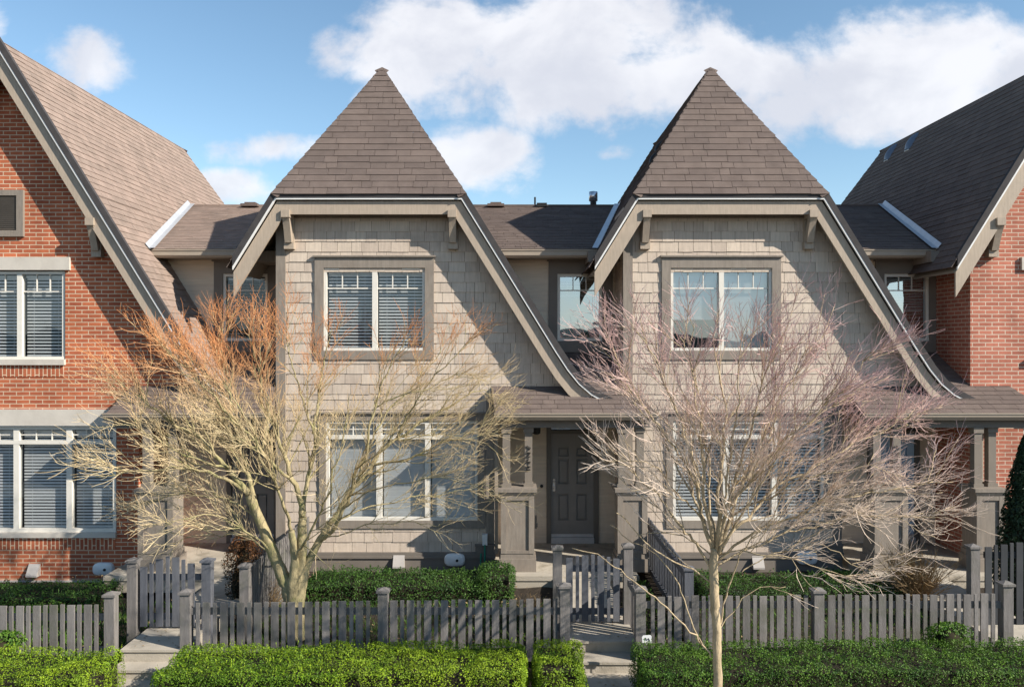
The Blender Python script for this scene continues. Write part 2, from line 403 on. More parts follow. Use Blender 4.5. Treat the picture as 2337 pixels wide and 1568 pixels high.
def make_house(ox, kind, cfg):
    brick = kind == 'brick'
    root = thing('brick_house' if brick else 'shingled_house', cfg['label'], 'house', (ox, 0, 0), cfg.get('group'))
    class B(MB):
        def build(s, name, m, parent=None, smooth=False):
            o = MB.build(s, name, m, None, smooth, off=(ox, 0, 0)); o.parent = parent if parent is not None else root
            return o
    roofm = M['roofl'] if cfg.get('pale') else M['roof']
    ridge_end = cfg.get('ridge_end', 7.0)
    prof = [(-2.60, EZ-(2.60-HW)*S)] + ([(0, AZ)] if brick else [(-HW, EZ), (HW, EZ)]) + FL
    # ---------------- roof of the gable
    r = B()
    ca = 1/math.sqrt(1+S*S); Ln = lambda dz: dz/(S*ca)
    zl = EZ-(2.46-HW)*S
    fy = -.06
    # left slope: u along y, v up the slope from zl
    vL = Ln(EZ-zl); vT = Ln(AZ-zl)
    run = 1.4
    Ol = (ox-2.46, 0, zl); Ul = (0, 1, 0); Vl = (ca, 0, S*ca); Nl = (-S*ca, 0, ca)
    courses(r, Ol, Ul, Vl, Nl, [(fy, 0), (ridge_end+run, 0), (ridge_end+run, vL), (fy, vL)], .143, (.16, .5), .013, jit=.006, lift=.02)
    front = [(fy, vL), (fy, vT)] if brick else [(fy, vL), (run, vT)]
    courses(r, Ol, Ul, Vl, Nl, [front[0], (ridge_end+run, vL), (ridge_end, vT), front[1]], .143, (.16, .5), .013, jit=.006, lift=.02)
    # right slope
    zr = FL[0][1]; vR = Ln(EZ-zr); vE = Ln(AZ-zr)
    Or = (ox+FL[0][0], 0, zr); Vr = (-ca, 0, S*ca); Nr = (S*ca, 0, ca)
    vM = Ln(5.7-zr)
    courses(r, Or, (0, 1, 0), Vr, Nr, [(fy, 0), (1.55, 0), (1.55, vM), (fy, vM)], .143, (.16, .5), .013, jit=.006, lift=.02)
    courses(r, Or, (0, 1, 0), Vr, Nr, [(fy, vM), (ridge_end+run, vM), (ridge_end+run, vR), (fy, vR)], .143, (.16, .5), .013, jit=.006, lift=.02)
    fr = [(fy, vR), (fy, vE)] if brick else [(fy, vR), (run, vE)]
    courses(r, Or, (0, 1, 0), Vr, Nr, [fr[0], (ridge_end+run, vR), (ridge_end, vE), fr[1]], .143, (.16, .5), .013, jit=.006, lift=.02)
    for a, b in zip(FL[:-1], FL[1:]):
        d = V((a[0]-b[0], 0, a[1]-b[1])); l = d.length
        n = V((-d.z, 0, d.x)).normalized()
        if n.z < 0: n = -n
        courses(r, (ox+b[0], 0, b[1]), (0, 1, 0), d, n, [(fy, 0), (1.55, 0), (1.55, l), (fy, l)], max(.13, l/2+.001), (.16, .5), .014, jit=.004, lift=.02)
    roof = None
    apexf = V((ox, fy if brick else run, AZ)); apexb = V((ox, ridge_end, AZ))
    if not brick:
        hv = V((0, run-fy, AZ-EZ)); hl = hv.length
        hn = V((0, -(AZ-EZ), run)).normalized()
        courses(r, (ox, fy, EZ), (1, 0, 0), hv, hn, [(-HW-.04, 0), (HW+.04, 0), (0.0, hl)], .143, (.18, .62), .013, jit=.01, lift=.02)
        for sx in (-1, 1):
            A = V((ox+sx*(HW+.03), fy, EZ)); Bp = apexf
            t = (Bp-A).normalized(); df = V((-sx, 0, 0)); df = (df-t*df.dot(t)).normalized()
            ds = V((0, 1, 0)); ds = (ds-t*ds.dot(t)).normalized()
            cap_row(r, A, Bp, df, ds, .15, .17, .032)
    # back hip and ridge caps
    cap_row(r, apexf, apexb, (-ca, 0, -S*ca), (ca, 0, -S*ca), .11, .2, .02)
    for sx in (-1, 1):
        A = V((ox+sx*HW, ridge_end+run, EZ)); t = (apexb-A).normalized()
        df = V((0, -1, 0)); df = (df-t*df.dot(t)).normalized(); ds = V((-sx, 0, 0)); ds = (ds-t*ds.dot(t)).normalized()
        cap_row(r, A, apexb, df, ds, .13, .2, .03)
    r.add([(ox-HW, ridge_end+run, EZ), (ox+HW, ridge_end+run, EZ), (ox, ridge_end, AZ)], [(0, 1, 2)])
    # roof edge seen from the front, its shade put into the dark colour
    # roof deck under the shingles
    dk = B(); strip(dk, prof, -.012, .03, .02, 1.52); shift(dk, ox)
    b0 = len(r.v); r.v += dk.v; r.f += [tuple(i+b0 for i in f) for f in dk.f]; r.t += dk.t
    # main low roof behind, over the entry recess
    ey, ez, ry, rz = .98, 5.62, 5.2, 7.16
    mv = V((0, ry-ey, rz-ez)); ml = mv.length; mn = V((0, -(rz-ez), ry-ey)).normalized()
    x0m, x1m = cfg.get('main', (1.1, 5.1))
    courses(r, (ox, ey, ez), (1, 0, 0), mv, mn, [(x0m, 0), (x1m, 0), (x1m, ml), (x0m, ml)], .143, (.18, .55), .013, jit=.006)
    if cfg.get('mainL'):
        courses(r, (ox, ey, ez), (1, 0, 0), mv, mn, [(cfg['mainL'], 0), (-1.2, 0), (-1.2, ml), (cfg['mainL'], ml)], .143, (.18, .55), .013, jit=.006)
    r.add([(ox+x0m, ry, rz), (ox+x1m, ry, rz), (ox+x1m, 9.6, 5.6), (ox+x0m, 9.6, 5.6)], [(0, 1, 2, 3)])
    r.box(ox+x0m, ox+x1m, ry-.12, ry+.12, rz-.03, rz+.012)
    roof = r.build('roof', roofm)
    e = B(); strip(e, prof, -.045, .055, fy-.004, .02, rz=2.875); shift(e, ox); e.build('roof_edge', M['redge'], roof)
    # valley flashings where the steep slopes meet the low roof
    def valley(side, oo, lab):
        f_ = B()
        xa = oo+side*(HW+(EZ-ez)/S); xb = oo+side*(HW+(EZ-rz)/S)
        A_, B_ = V((xa, ey, ez)), V((xb, ry, rz)); t = (B_-A_).normalized()
        n1 = mn; d1 = t.cross(n1).normalized()
        if d1.x*side < 0: d1 = -d1
        n2 = V((side*S*ca, 0, ca)); d2 = t.cross(n2).normalized()
        if d2.z < 0: d2 = -d2
        for n_, d_ in ((n1, d1), (n2, d2)):
            o_ = n_*.05
            f_.add([A_-t*.12+o_, B_+o_, B_+d_*.13+o_, A_-t*.12+d_*.13+o_], [(0, 1, 2, 3)])
        f_.build('valley_flashing', M['flash'], roof)
    if cfg.get('valleyR'): valley(1, ox, '')
    if cfg.get('valleyN'): valley(-1, ox+cfg['valleyN'], '')
    # ---------------- bargeboards, drip edge, soffit
    bb = B(); strip(bb, prof, .105, .335, .0, .045, tone=.2); shift(bb, ox)
    bo = bb.build('bargeboard', M['fascia'])
    de = B(); strip(de, prof, .056, .084, -.058, -.015, rz=2.885); shift(de, ox); de.build('drip_edge', M['drip'], bo)
    so = B(); strip(so, prof, .09, .11, .046, 1.5, rz=2.96); shift(so, ox); so.build('soffit', M['soffit'])
    # knee braces under the overhang
    for sx in ((-1.46, 1.46) if not brick else (-1.60, 1.60)):
        k = B(); kz = 6.19 if not brick else 6.05
        w = .075
        xx = ox+sx
        k.box(xx-w, xx+w, -.05, WY, kz-.13, kz)                      # outrigger
        k.box(xx-w, xx+w, WY-.09, WY, kz-.62, kz-.13)                   # post on the wall
        k.box(xx-w-.012, xx+w+.012, WY-.13, WY, kz-.66, kz-.53)
        for i in range(6):                                           # tapering curved leg
            f0, f1 = i/6, (i+1)/6
            y0_, y1_ = -.03+(WY-.14)*f0**.8, -.03+(WY-.14)*f1**.8
            z0_, z1_ = kz-.13-.42*f0, kz-.13-.42*f1
            k.prismx([(y0_, z0_), (y1_, z1_), (y1_+.13, z1_), (y0_+.15, z0_)], xx-w*.8, xx+w*.8)
        k.build('bracket', M['fascia'])
    # ---------------- walls of the bay
    lowz = -.42 if brick else -.15; kf = (WY-CAMY)/14.6
    kx = lambda x: (ox+x)*kf-ox
    kz = lambda z: CAMZ+(z-CAMZ)*kf
    LW = [kx(cfg['lower'][0]), kx(cfg['lower'][1]), kz(cfg['lower'][2]), kz(cfg['lower'][3])]
    UW = [kx(cfg['upper'][0]), kx(cfg['upper'][1]), kz(cfg['upper'][2]), kz(cfg['upper'][3])]
    XL, XR = kx(-1.78), kx(2.17)
    ZL = min(6.2, EZ-(-XL-HW)*S-.2)
    if 'uwin' in cfg:
        for q in ('uwin', 'lwin'):
            cfg[q] = dict(cfg[q]); cfg[q]['mulls'] = [(kx(a), b) for a, b in cfg[q]['mulls']]
            for t in ('toplite', 'transom'):
                if cfg[q].get(t): cfg[q][t] = kz(cfg[q][t])
    if brick:
        poly_up = [(XL, 2.95), (3.68, 2.95), (0.0, AZ-.24), (XL, AZ-.24+XL*S)]
    else:
        poly_up = [(XL, 2.95), (3.68, 2.95), (1.60, EZ-.10), (-1.60, EZ-.10), (XL, EZ-.32)]
    poly_lo = [(XL, lowz), (XR, lowz), (XR, 2.95), (XL, 2.95)]
    hol = [(UW[0]-.02, UW[1]+.02, UW[2]-.02, UW[3]+.02), (LW[0]-.02, LW[1]+.02, LW[2]-.02, LW[3]+.02)]
    w = B()
    if brick:
        panel(w, (ox, WY, 0), (1, 0, 0), (0, 0, 1), (0, -1, 0), poly_up, hol)
        panel(w, (ox, WY, 0), (1, 0, 0), (0, 0, 1), (0, -1, 0), poly_lo, hol)
        w.add([(ox+XL, WY, lowz), (ox+XL, 1.6, lowz), (ox+XL, 1.6, ZL), (ox+XL, WY, ZL)], [(0, 1, 2, 3)])
        w.add([(ox+XR, WY, lowz), (ox+XR, 1.6, lowz), (ox+XR, 1.6, 3.0), (ox+XR, WY, 3.0)], [(0, 1, 2, 3)])
        w.build('wall', M['brickp' if cfg.get('pink') else 'brick'])
    else:
        br = [2.95]; z = 2.95
        while z < EZ-.3: z += .182; br.append(z)
        br[-1] = min(br[-1], EZ-.11)
        sj = (.15, .36)
        courses(w, (ox, WY, 0), (1, 0, 0), (0, 0, 1), (0, -1, 0), poly_up, .182, sj, .016, hol, jit=.012, breaks=br, lift=.004)
        courses(w, (ox, WY, 0), (1, 0, 0), (0, 0, 1), (0, -1, 0), [(XL, .12), (XR, .12), (XR, 2.95), (XL, 2.95)], .182, sj, .016, hol, jit=.012, lift=.004)
        courses(w, (ox+XL, 0, 0), (0, 1, 0), (0, 0, 1), (-1, 0, 0), [(WY, .12), (1.55, .12), (1.55, 6.3), (WY, 6.3)], .182, (.12, .33), .018)
        courses(w, (ox+XR, 0, 0), (0, 1, 0), (0, 0, 1), (1, 0, 0), [(WY, .12), (1.55, .12), (1.55, 3.0), (WY, 3.0)], .182, (.12, .33), .018)
        w.build('wall', M['shake'])
        w = B()
        panel(w, (ox, WY+.004, 0), (1, 0, 0), (0, 0, 1), (0, -1, 0), poly_up, hol)
        panel(w, (ox, WY+.004, 0), (1, 0, 0), (0, 0, 1), (0, -1, 0), poly_lo, hol)
        w.box(ox+XL+.002, ox+XL+.04, WY+.006, 1.55, lowz, 6.3); w.box(ox+XR-.04, ox+XR-.002, WY+.006, 1.55, lowz, 3.0)
        w.build('sheathing', M['sheath'])
        t = B(); t.box(ox+XL-.02, ox+XL+.15, WY-.045, WY, .1, 6.12); t.box(ox+XL-.02, ox+XL+.02, WY, WY+.1, .1, 6.12); t.build('corner_board', M['trim'])
        t = B(); t.box(ox+XR-.13, ox+XR+.02, WY-.045, WY, .1, 2.9); t.build('corner_board', M['trim'])
        t = B(); t.box(ox-1.60, ox+1.60, WY-.055, WY, EZ-.36, EZ-.11); t.build('frieze_board', M['trim'])
        s = B()
        s.box(ox+XL-.02, ox+XR+.02, WY-.07, WY+.002, lowz-.15, .02); s.box(ox+XL-.04, ox+XR+.04, WY-.10, WY, .02, .055); s.box(ox+XL-.04, ox+XR+.04, WY-.085, WY, .055, .12)
        for a, b in ((XL-.02, XL+.33), (XR-.32, XR+.02)): s.box(ox+a, ox+b, WY-.092, WY-.04, .12, .24); s.box(ox+a-.01, ox+b+.01, WY-.11, WY-.04, .24, .27)
        s.build('skirt_board', M['trimd'])
    # return beam under the low left eave
    q = B(); q.box(ox-2.42, ox+XL-.02, .75, 1.5, 5.36, 5.56); q.build('eave_return', M['trim'])
    # ---------------- windows
    if brick:
        window(root, 0, UW[0], UW[1], UW[2], UW[3], WY+.04, mulls=[((UW[0]+UW[1])/2, .09)], toplite=UW[3]-.36, grid=2, blind=(.060, .030), tilt=1.4, glass='glass', fw=.05)
        window(root, 0, LW[0], LW[1], LW[2], LW[3], WY+.04, mulls=[(kx(m_), .10) for m_ in cfg['lmull']], transom=kz(cfg['ltr']), grid=2, blind=(.056, .036), tilt=1.4, glass='glass', fw=.06)
        l = B(); l.box(ox+UW[0]-.12, ox+UW[1]+.12, WY-.05, WY+.02, UW[3]+.02, UW[3]+.25); l.build('lintel', M['conc'])
        l = B(); l.box(ox+UW[0]-.03, ox+UW[1]+.03, WY-.06, WY+.04, UW[2]-.10, UW[2]); l.build('window_sill', M['conc'])
        l = B(); l.box(ox+LW[0]-.1, ox+cfg.get('band', 2.1), WY-.045, WY+.02, LW[3]+.02, LW[3]+.31); l.build('stone_band', M['conc'])
        l = B(); l.box(ox+LW[0]-.03, ox+LW[1]+.03, WY-.06, WY+.06, LW[2]-.09, LW[2]); l.build('window_sill', M['conc'])
        for q in (UW, LW):
            l = B(); l.box(ox+q[0], ox+q[1], WY-.01, WY+.002, q[2]-.31, q[2]-.1); l.build('soldier_course', M['brickv'])
        gv = cfg.get('gvent')
        if gv:
            g0, g1, h0, h1 = kx(gv[0]), kx(gv[1]), kz(gv[2]), kz(gv[3])
            g = B(); g.box(ox+g0, ox+g1, WY-.055, WY+.005, h1-.10, h1); g.box(ox+g0, ox+g1, WY-.055, WY+.005, h0, h0+.11)
            g.box(ox+g0, ox+g0+.12, WY-.055, WY+.005, h0+.11, h1-.10); g.box(ox+g1-.12, ox+g1, WY-.055, WY+.005, h0+.11, h1-.10)
            vo = g.build('gable_vent', M['trim'])
            g = B(); z = h0+.13
            while z < h1-.11:
                g.obox((ox+(g0+g1)/2, WY-.015, z), ((g1-g0)/2-.12, 0, 0), (0, .016, -.016), (0, .003, .003)); z += .036
            g.build('louvre', M['trimd'], vo)
            g = B(); g.box(ox+g0+.11, ox+g1-.11, WY-.002, WY+.004, h0+.1, h1-.09); g.build('backing', M['dark'], vo)
        f = B(); f.box(ox+XL-.02, ox+XR+.02, WY-.03, WY+.05, lowz-.25, lowz+.03); f.build('foundation', M['grey'])
    else:
        window(root, 0, UW[0], UW[1], UW[2], UW[3], WY, **cfg['uwin'])
        window(root, 0, LW[0], LW[1], LW[2], LW[3], WY, **cfg['lwin'])
    # ---------------- entry recess
    nx = cfg.get('rx', 4.60)                # where the neighbour's bay starts
    if cfg.get('recess', True):
        DX = cfg.get('door', (3.27, 4.10)); D0, D1 = DX
        RW = (3.39, 4.26, 3.90, 5.20)
        holes = [(RW[0]-.02, RW[1]+.02, RW[2]-.02, RW[3]+.02), (D0-.06, D1+.06, .0, 2.42)]
        w = B()
        courses(w, (ox, 1.5, 0), (1, 0, 0), (0, 0, 1), (0, -1, 0), [(2.0, -.02), (nx+.1, -.02), (nx+.1, 5.6), (2.0, 5.6)], .132, (2.2, 4.), .012, holes)
        panel(w, (ox, 1.503, 0), (1, 0, 0), (0, 0, 1), (0, -1, 0), [(2.0, -.1), (nx+.1, -.1), (nx+.1, 5.6), (2.0, 5.6)], holes)
        w.build('entry_wall', M['lap'])
        window(root, 0, RW[0], RW[1], RW[2], RW[3], 1.5, casing=(.17, .2, .24, .22), cmat='trimd', **cfg.get('rwin', dict(glass='glass', blind=(.05, .03), tilt=.2, toplite=4.88, grid=2)))
        # door, frame, transom light
        d = B(); y = 1.5
        d.box(ox+D0-.09, ox+D0, y-.04, y+.1, -.02, 2.42); d.box(ox+D1, ox+D1+.09, y-.04, y+.1, -.02, 2.42)
        d.box(ox+D0, ox+D1, y-.04, y+.1, 2.38, 2.42); d.box(ox+D0, ox+D1, y-.04, y+.1, 2.10, 2.17)
        d.build('door_frame', M['dframe'])
        d = B()
        zb, zt = .09, 2.095
        d.box(ox+D0, ox+D1, y+.06, y+.09, zb, zt)
        W = D1-D0
        st = [(0, .135), (.135+.205, .135+.205+.15), (W-.135, W)]
        xs = [(.135, .34), (W-.34, W-.135)]
        rows = [(1.66, 1.83), (1.12, 1.60), (.42, .93)]
        rails = [(zb, .42), (.93, 1.12), (1.60, 1.66), (1.83, zt)]
        for a, b in ((0, .135), (.34, W-.34), (W-.135, W)): d.box(ox+D0+a, ox+D0+b, y+.012, y+.061, zb, zt)
        for a, b in xs:
            for z0, z1 in rails: d.box(ox+D0+a, ox+D0+b, y+.012, y+.061, z0, z1)
            for z0, z1 in rows: 
                d.box(ox+D0+a+.035, ox+D0+b-.035, y+.030, y+.061, z0+.035, z1-.035)
        do = d.build('door', M[cfg.get('doormat', 'door')])
        h = B(); hx = ox+D0+.055
        h.box(hx-.026, hx+.026, y-.004, y+.013, .98, 1.16); h.obox((hx, y-.02, 1.05), (.012, 0, 0), (0, .028, 0), (0, 0, .045)); h.tube([V((hx, y+.03, 1.20)), V((hx, y-.005, 1.20))], [.032, .026], 12)
        h.build('handle', M['chrome'], do)
        h = B(); h.box(ox+D0, ox+D1, y-.06, y+.09, -.02, .09); h.box(ox+D0+.005, ox+D1-.005, y+.002, y+.0115, .095, .15); h.build('threshold', M['flash'], do)
        h = B(); h.add([(ox+D0, y+.04, 2.17), (ox+D1, y+.04, 2.17), (ox+D1, y+.04, 2.38), (ox+D0, y+.04, 2.38)], [(0, 1, 2, 3)]); h.build('transom_light', M['glassm'])
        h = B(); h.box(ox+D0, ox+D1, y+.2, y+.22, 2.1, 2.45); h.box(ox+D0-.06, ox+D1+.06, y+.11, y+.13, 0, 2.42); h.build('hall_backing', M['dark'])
        # gutter and soffit of the low roof
        g = B(); g0, g1 = cfg.get('gut', (2.25, 4.12))
        g.prismx([(.93, 5.60), (.93, 5.50), (.97, 5.46), (1.06, 5.46), (1.06, 5.60)], ox+g0, ox+g1); g.box(ox+g0, ox+g1, .915, .945, 5.585, 5.61)
        g.build('eave_gutter', M['gutter'])
        g = B(); g.box(ox+g0-.05, ox+nx, 1.06, 1.5, 5.47, 5.50); g.build('eave_soffit', M['soffit'])
        # ---------------- porch
        p0, p1 = cfg['porch']               # roof left / right at the gutter
        py_, pz_, sl = -.45, 2.66, .55
        pr = B()
        ym = WY+.03; zm = pz_+(ym-py_)*sl
        v1 = V((0, ym-py_, zm-pz_)); n1 = V((0, -(zm-pz_), ym-py_)).normalized()
        ptl, ptr = cfg.get('porchtop', (p0+.0, p1))
        courses(pr, (ox, py_, pz_), (1, 0, 0), v1, n1, [(p0, 0), (p1, 0), (ptr, v1.length), (ptl, v1.length)], .143, (.2, .6), .014, jit=.008)
        v2 = V((0, 1.5-ym, 3.68-zm)); n2 = V((0, -(3.68-zm), 1.5-ym)).normalized()
        courses(pr, (ox, ym, zm), (1, 0, 0), v2, n2, [(2.1, 0), (nx, 0), (nx, v2.length), (2.1, v2.length)], .143, (.2, .6), .014, jit=.008)
        # hip returns at both ends and the underside
        for xe, xt, sx in ((p0, ptl, -1), (p1, ptr, 1)):
            pr.add([(ox+xe, py_, pz_), (ox+xt, ym, zm), (ox+xt, ym, pz_-.02), (ox+xe, py_, pz_-.02)], [(0, 1, 2, 3)], .8)
        pr.box(ox+p0+.01, ox+p1-.01, py_+.005, ym-.003, pz_-.03, pz_-.005)
        pr.build('porch_roof', M['roof'])
        g = B()
        g.prismx([(py_-.09, pz_+.005), (py_-.09, pz_-.05), (py_-.05, pz_-.11), (py_+.02, pz_-.11), (py_+.02, pz_+.005)], ox+p0-.01, ox+p1+.01); g.box(ox+p0-.015, ox+p1+.015, py_-.105, py_-.075, pz_-.008, pz_+.014)
        g.build('porch_gutter', M['gutter'])
        g = B(); g.box(ox+p0+.08, ox+p1-.08, py_+.10, py_+.26, pz_-.25, pz_-.03); g.box(ox+max(p0, 2.2), ox+min(p1, nx), py_+.2, 1.5, pz_-.06, pz_-.032); g.build('porch_beam', M['trimd'])
        # floor slab
        f = B(); s0, s1 = cfg['slab']
        f.box(ox+s0, ox+s1, -.70, 1.5, -.3, -.02); f.box(ox+s0-.01, ox+s1+.01, -.72, -.70, -.10, -.022); f.build('porch_floor', M['pave'])
        # piers and paired columns
        for (a, b) in cfg['piers']:
            pi = B(); ya, yb = -.45, -.02; zt = 1.32
            pi.box(ox+a, ox+b, ya, yb, -.02, zt)
            pi.box(ox+a-.04, ox+b+.04, ya-.04, yb+.04, -.02, .20); pi.box(ox+a-.015, ox+b+.015, ya-.015, yb+.015, .20, .29)
            pw = .085                                     # raised stiles and rails leave a sunk panel
            pi.box(ox+a-.008, ox+a+pw, ya-.028, ya, .29, zt-.03); pi.box(ox+b-pw, ox+b+.008, ya-.028, ya, .29, zt-.03)
            pi.box(ox+a+pw, ox+b-pw, ya-.026, ya, zt-.13, zt-.03); pi.box(ox+a+pw, ox+b-pw, ya-.026, ya, .29, .34)
            pi.box(ox+a-.03, ox+b+.03, ya-.045, yb+.03, zt-.03, zt+.01)
            po = pi.build('pier', M['trim'])
            cp = B(); cp.box(ox+a-.055, ox+b+.055, ya-.07, yb+.055, zt+.01, zt+.07); cp.build('pier_cap', M['trim'], po)
            cw = .13
            for k, xx in enumerate((a+.02, b-.02-cw)):
                c = B(); yy = -.36 if k == 0 else -.28
                c.box(ox+xx, ox+xx+cw, yy, yy+cw, zt+.07, pz_-.24); c.box(ox+xx-.02, ox+xx+cw+.02, yy-.02, yy+cw+.02, zt+.07, zt+.13); c.box(ox+xx-.02, ox+xx+cw+.02, yy-.02, yy+cw+.02, pz_-.34, pz_-.24)
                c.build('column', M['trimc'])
    return root, B

UWIN = (-.93, .92, 3.72, 5.23)
LWIN = (-.89, 1.88, .62, 2.44)
lm1 = [(-.89+.97, .10), (-.89+1.86, .10)]
houses = {}
# far left: brick gable
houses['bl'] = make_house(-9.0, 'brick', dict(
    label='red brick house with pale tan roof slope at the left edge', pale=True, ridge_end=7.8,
    upper=(-.86, .80, 3.56, 5.17), lower=(-1.06, 1.74, .40, 2.33), lmull=[-.09, .88], ltr=2.04,
    gvent=(-.62, .08, 5.80, 6.65), valleyR=True, valleyN=0, main=(1.1, 5.2), rx=4.72, gut=(2.25, 4.15),
    porch=(2.10, 4.9), porchtop=(2.18, 4.75), slab=(2.2, 4.7), piers=[(2.66, 3.24)], door=(3.55, 4.38),
    rwin=dict(glass='glass', blind=(.06, .035), tilt=.15, toplite=4.88, grid=2)))
houses['s1'] = make_house(-2.51, 'shingle', dict(
    label='taupe shingled house with charcoal front door and wide lower window', group='shingled row houses', ridge_end=7.0,
    upper=UWIN, lower=LWIN, valleyN=6.34, main=(1.1, 5.1),
    uwin=dict(mulls=[(0.0, .09)], toplite=4.86, grid=2, blind=(.058, .028), tilt=1.4, casing=(.16, .16, .19, .16), fw=.05),
    lwin=dict(mulls=lm1, transom=2.14, grid=1, blind=(.046, .048), tilt=1.5, casing=(.12, .14, .13, .14), cmat='trim', fw=.055, back='room', drop=(1, 1, 1)),
    rwin=dict(glass='glassm', blind=(.05, .03), tilt=.2, toplite=4.88, grid=2, drop=(.3,)),
    porch=(2.22, 4.95), porchtop=(2.13, 4.7), slab=(2.2, 4.62), piers=[(2.33, 2.88), (4.31, 4.80)], rx=4.60))
houses['s2'] = make_house(3.83, 'shingle', dict(
    label='taupe shingled house with blue front door, right of its twin', group='shingled row houses', ridge_end=7.0,
    upper=UWIN, lower=LWIN, valleyN=6.34, main=(1.1, 5.1), doormat='bdoor',
    uwin=dict(mulls=[(0.0, .09)], toplite=4.86, grid=2, blind=(.05, .052), tilt=1.5, casing=(.16, .16, .19, .16), fw=.05, back='room', glass='glassw', drop=(.62, 1)),
    lwin=dict(mulls=lm1, transom=2.14, grid=1, blind=(.058, .036), tilt=1.4, casing=(.12, .14, .13, .14), cmat='trim', fw=.055),
    rwin=dict(glass='glassm', blind=(.05, .045), tilt=.8, toplite=4.88, grid=2, drop=(.55,), back='dark'),
    porch=(2.15, 5.35), porchtop=(2.13, 5.09), slab=(2.2, 4.62), piers=[(2.33, 2.88), (4.06, 4.52)], door=(3.16, 3.99), rx=4.60))
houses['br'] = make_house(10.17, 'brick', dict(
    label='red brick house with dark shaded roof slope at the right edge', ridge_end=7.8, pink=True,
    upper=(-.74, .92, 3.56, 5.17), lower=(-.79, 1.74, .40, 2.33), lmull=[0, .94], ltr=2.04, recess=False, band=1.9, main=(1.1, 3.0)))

# ------------------------------------------------------------------ small fittings fixed to the houses
def fit(h, mb, name, m, label=None, smooth=False, par=None):
    root = houses[h][0]
    o = mb.build(name, M[m], None, smooth, off=(root.location.x, 0, 0)); o.parent = par if par is not None else root
    if label: o['label'] = label
    return o
def oval_vent(h, x, z, y):
    n = 28; a, b = .185, .115
    mb = MB(); prof = [(1, 0), (1, -.045), (.96, -.065), (.80, -.078), (.0, -.085)]
    vs, fs = [], []
    for i, (s, dy) in enumerate(prof):
        for k in range(n):
            t = 2*math.pi*k/n; ct, st = math.cos(t), math.sin(t)
            vs.append((x+a*s*math.copysign(abs(ct)**.62, ct), y+dy, z+b*s*math.copysign(abs(st)**.72, st)))
    for i in range(len(prof)-1):
        for k in range(n): fs.append((i*n+k, i*n+(k+1) % n, (i+1)*n+(k+1) % n, (i+1)*n+k))
    mb.add(vs, fs); o = fit(h, mb, 'flue_cover', 'white', smooth=True)
    mb = MB(); mb.tube([V((x+.045, y-.07, z)), V((x+.045, y-.094, z))], [.024, .024], 14); fit(h, mb, 'outlet', 'black', par=o)
def hood_vent(h, x, z, y, m='grey'):
    mb = MB(); w = .10
    mb.prismx([(y, z+.11), (y-.02, z+.11), (y-.12, z-.07), (y-.12, z-.10), (y, z-.10)], x-w, x+w); fit(h, mb, 'vent_hood', m)
oval_vent('bl', PX(238, WY), PZ(1297, WY), WY); hood_vent('bl', PX(80, WY), PZ(1300, WY), WY)
oval_vent('s1', PX(1038, WY-.07), PZ(1276, WY-.07), WY-.07); hood_vent('s1', PX(911, WY-.07), PZ(1280, WY-.07), WY-.07)
oval_vent('s2', PX(1840, WY-.07), PZ(1272, WY-.07), WY-.07); hood_vent('s2', PX(1728, WY-.07), PZ(1282, WY-.07), WY-.07)
# garden tap with green hose at the corner of the first shingled house
mb = MB(); xx = PX(1107, .3); mb.box(xx-.045, xx+.045, WY-.14, WY-.04, PZ(1240, .3), PZ(1216, .3)); tp = fit('s1', mb, 'tap_box', 'white')
mb = MB(); mb.tube([V((xx, .22, PZ(1236, .3))), V((xx, .17, PZ(1240, .3))), V((xx, .17, -.1))], [.018, .016, .014], 8); fit('s1', mb, 'hose', 'hose', par=tp)
mb = MB(); mb.tube([V((xx-.07, .19, .12)), V((xx-.075, .18, -.1))], [.014, .014], 8); fit('s1', mb, 'hose', 'hose', par=tp)
# lantern, bell, mail slot, house numbers by the charcoal door
lx, ly, lz = PX(1224, .9), .9, PZ(978, .9)
mb = MB(); mb.lathe((lx, ly, lz-.09), [(.03, -.02), (.075, .0), (.085, .17), (.095, .18), (.03, .24), (.012, .26)], 8); lo = fit('s1', mb, 'porch_lantern', 'black')
mb = MB(); mb.tube([V((lx, ly, lz+.16)), V((lx, ly, 2.66))], [.008, .008], 6); fit('s1', mb, 'stem', 'black', par=lo)
mb = MB(); bx = PX(1236, 1.49); mb.tube([V((bx, 1.50, PZ(1109, 1.49))), V((bx, 1.47, PZ(1109, 1.49))), V((bx, 1.465, PZ(1109, 1.49)))], [.034, .03, .012], 12); fit('s1', mb, 'doorbell', 'black')
mb = MB(); bx = PX(1222, -.2); bz = PZ(1190, -.2); mb.box(bx-.012, bx+.02, -.3, -.18, bz-.10, bz+.11); mb.box(bx, bx+.035, -.27, -.21, bz-.08, bz-.02); fit('s1', mb, 'pier_hook', 'black')
def figures(h, x, y, zt):
    """four small black figures on the column, one below the other"""
    for k in range(4):
        zz = zt-.115*k; pts = {0: [(-.02,.04),(.03,.0),(0,-.04)], 1: [(-.03,.035),(.03,.035),(-.02,-.035),(.03,-.035)], 2: [(.0,.04),(-.03,-.01),(.03,-.01),(.015,-.045)], 3: [(-.03,.03),(.03,.02),(-.01,.0),(.03,-.03),(-.03,-.035)]}[k]
        mb = MB(); mb.tube([V((x+a, y-.008, zz+b)) for a, b in pts], [.011]*len(pts), 6); fit(h, mb, 'house_number', 'black')
figures('s1', -2.51+2.88-.02-.065, -.29, PZ(1022, -.29)); figures('s2', 3.83+2.88-.02-.065, -.29, PZ(1022, -.29))
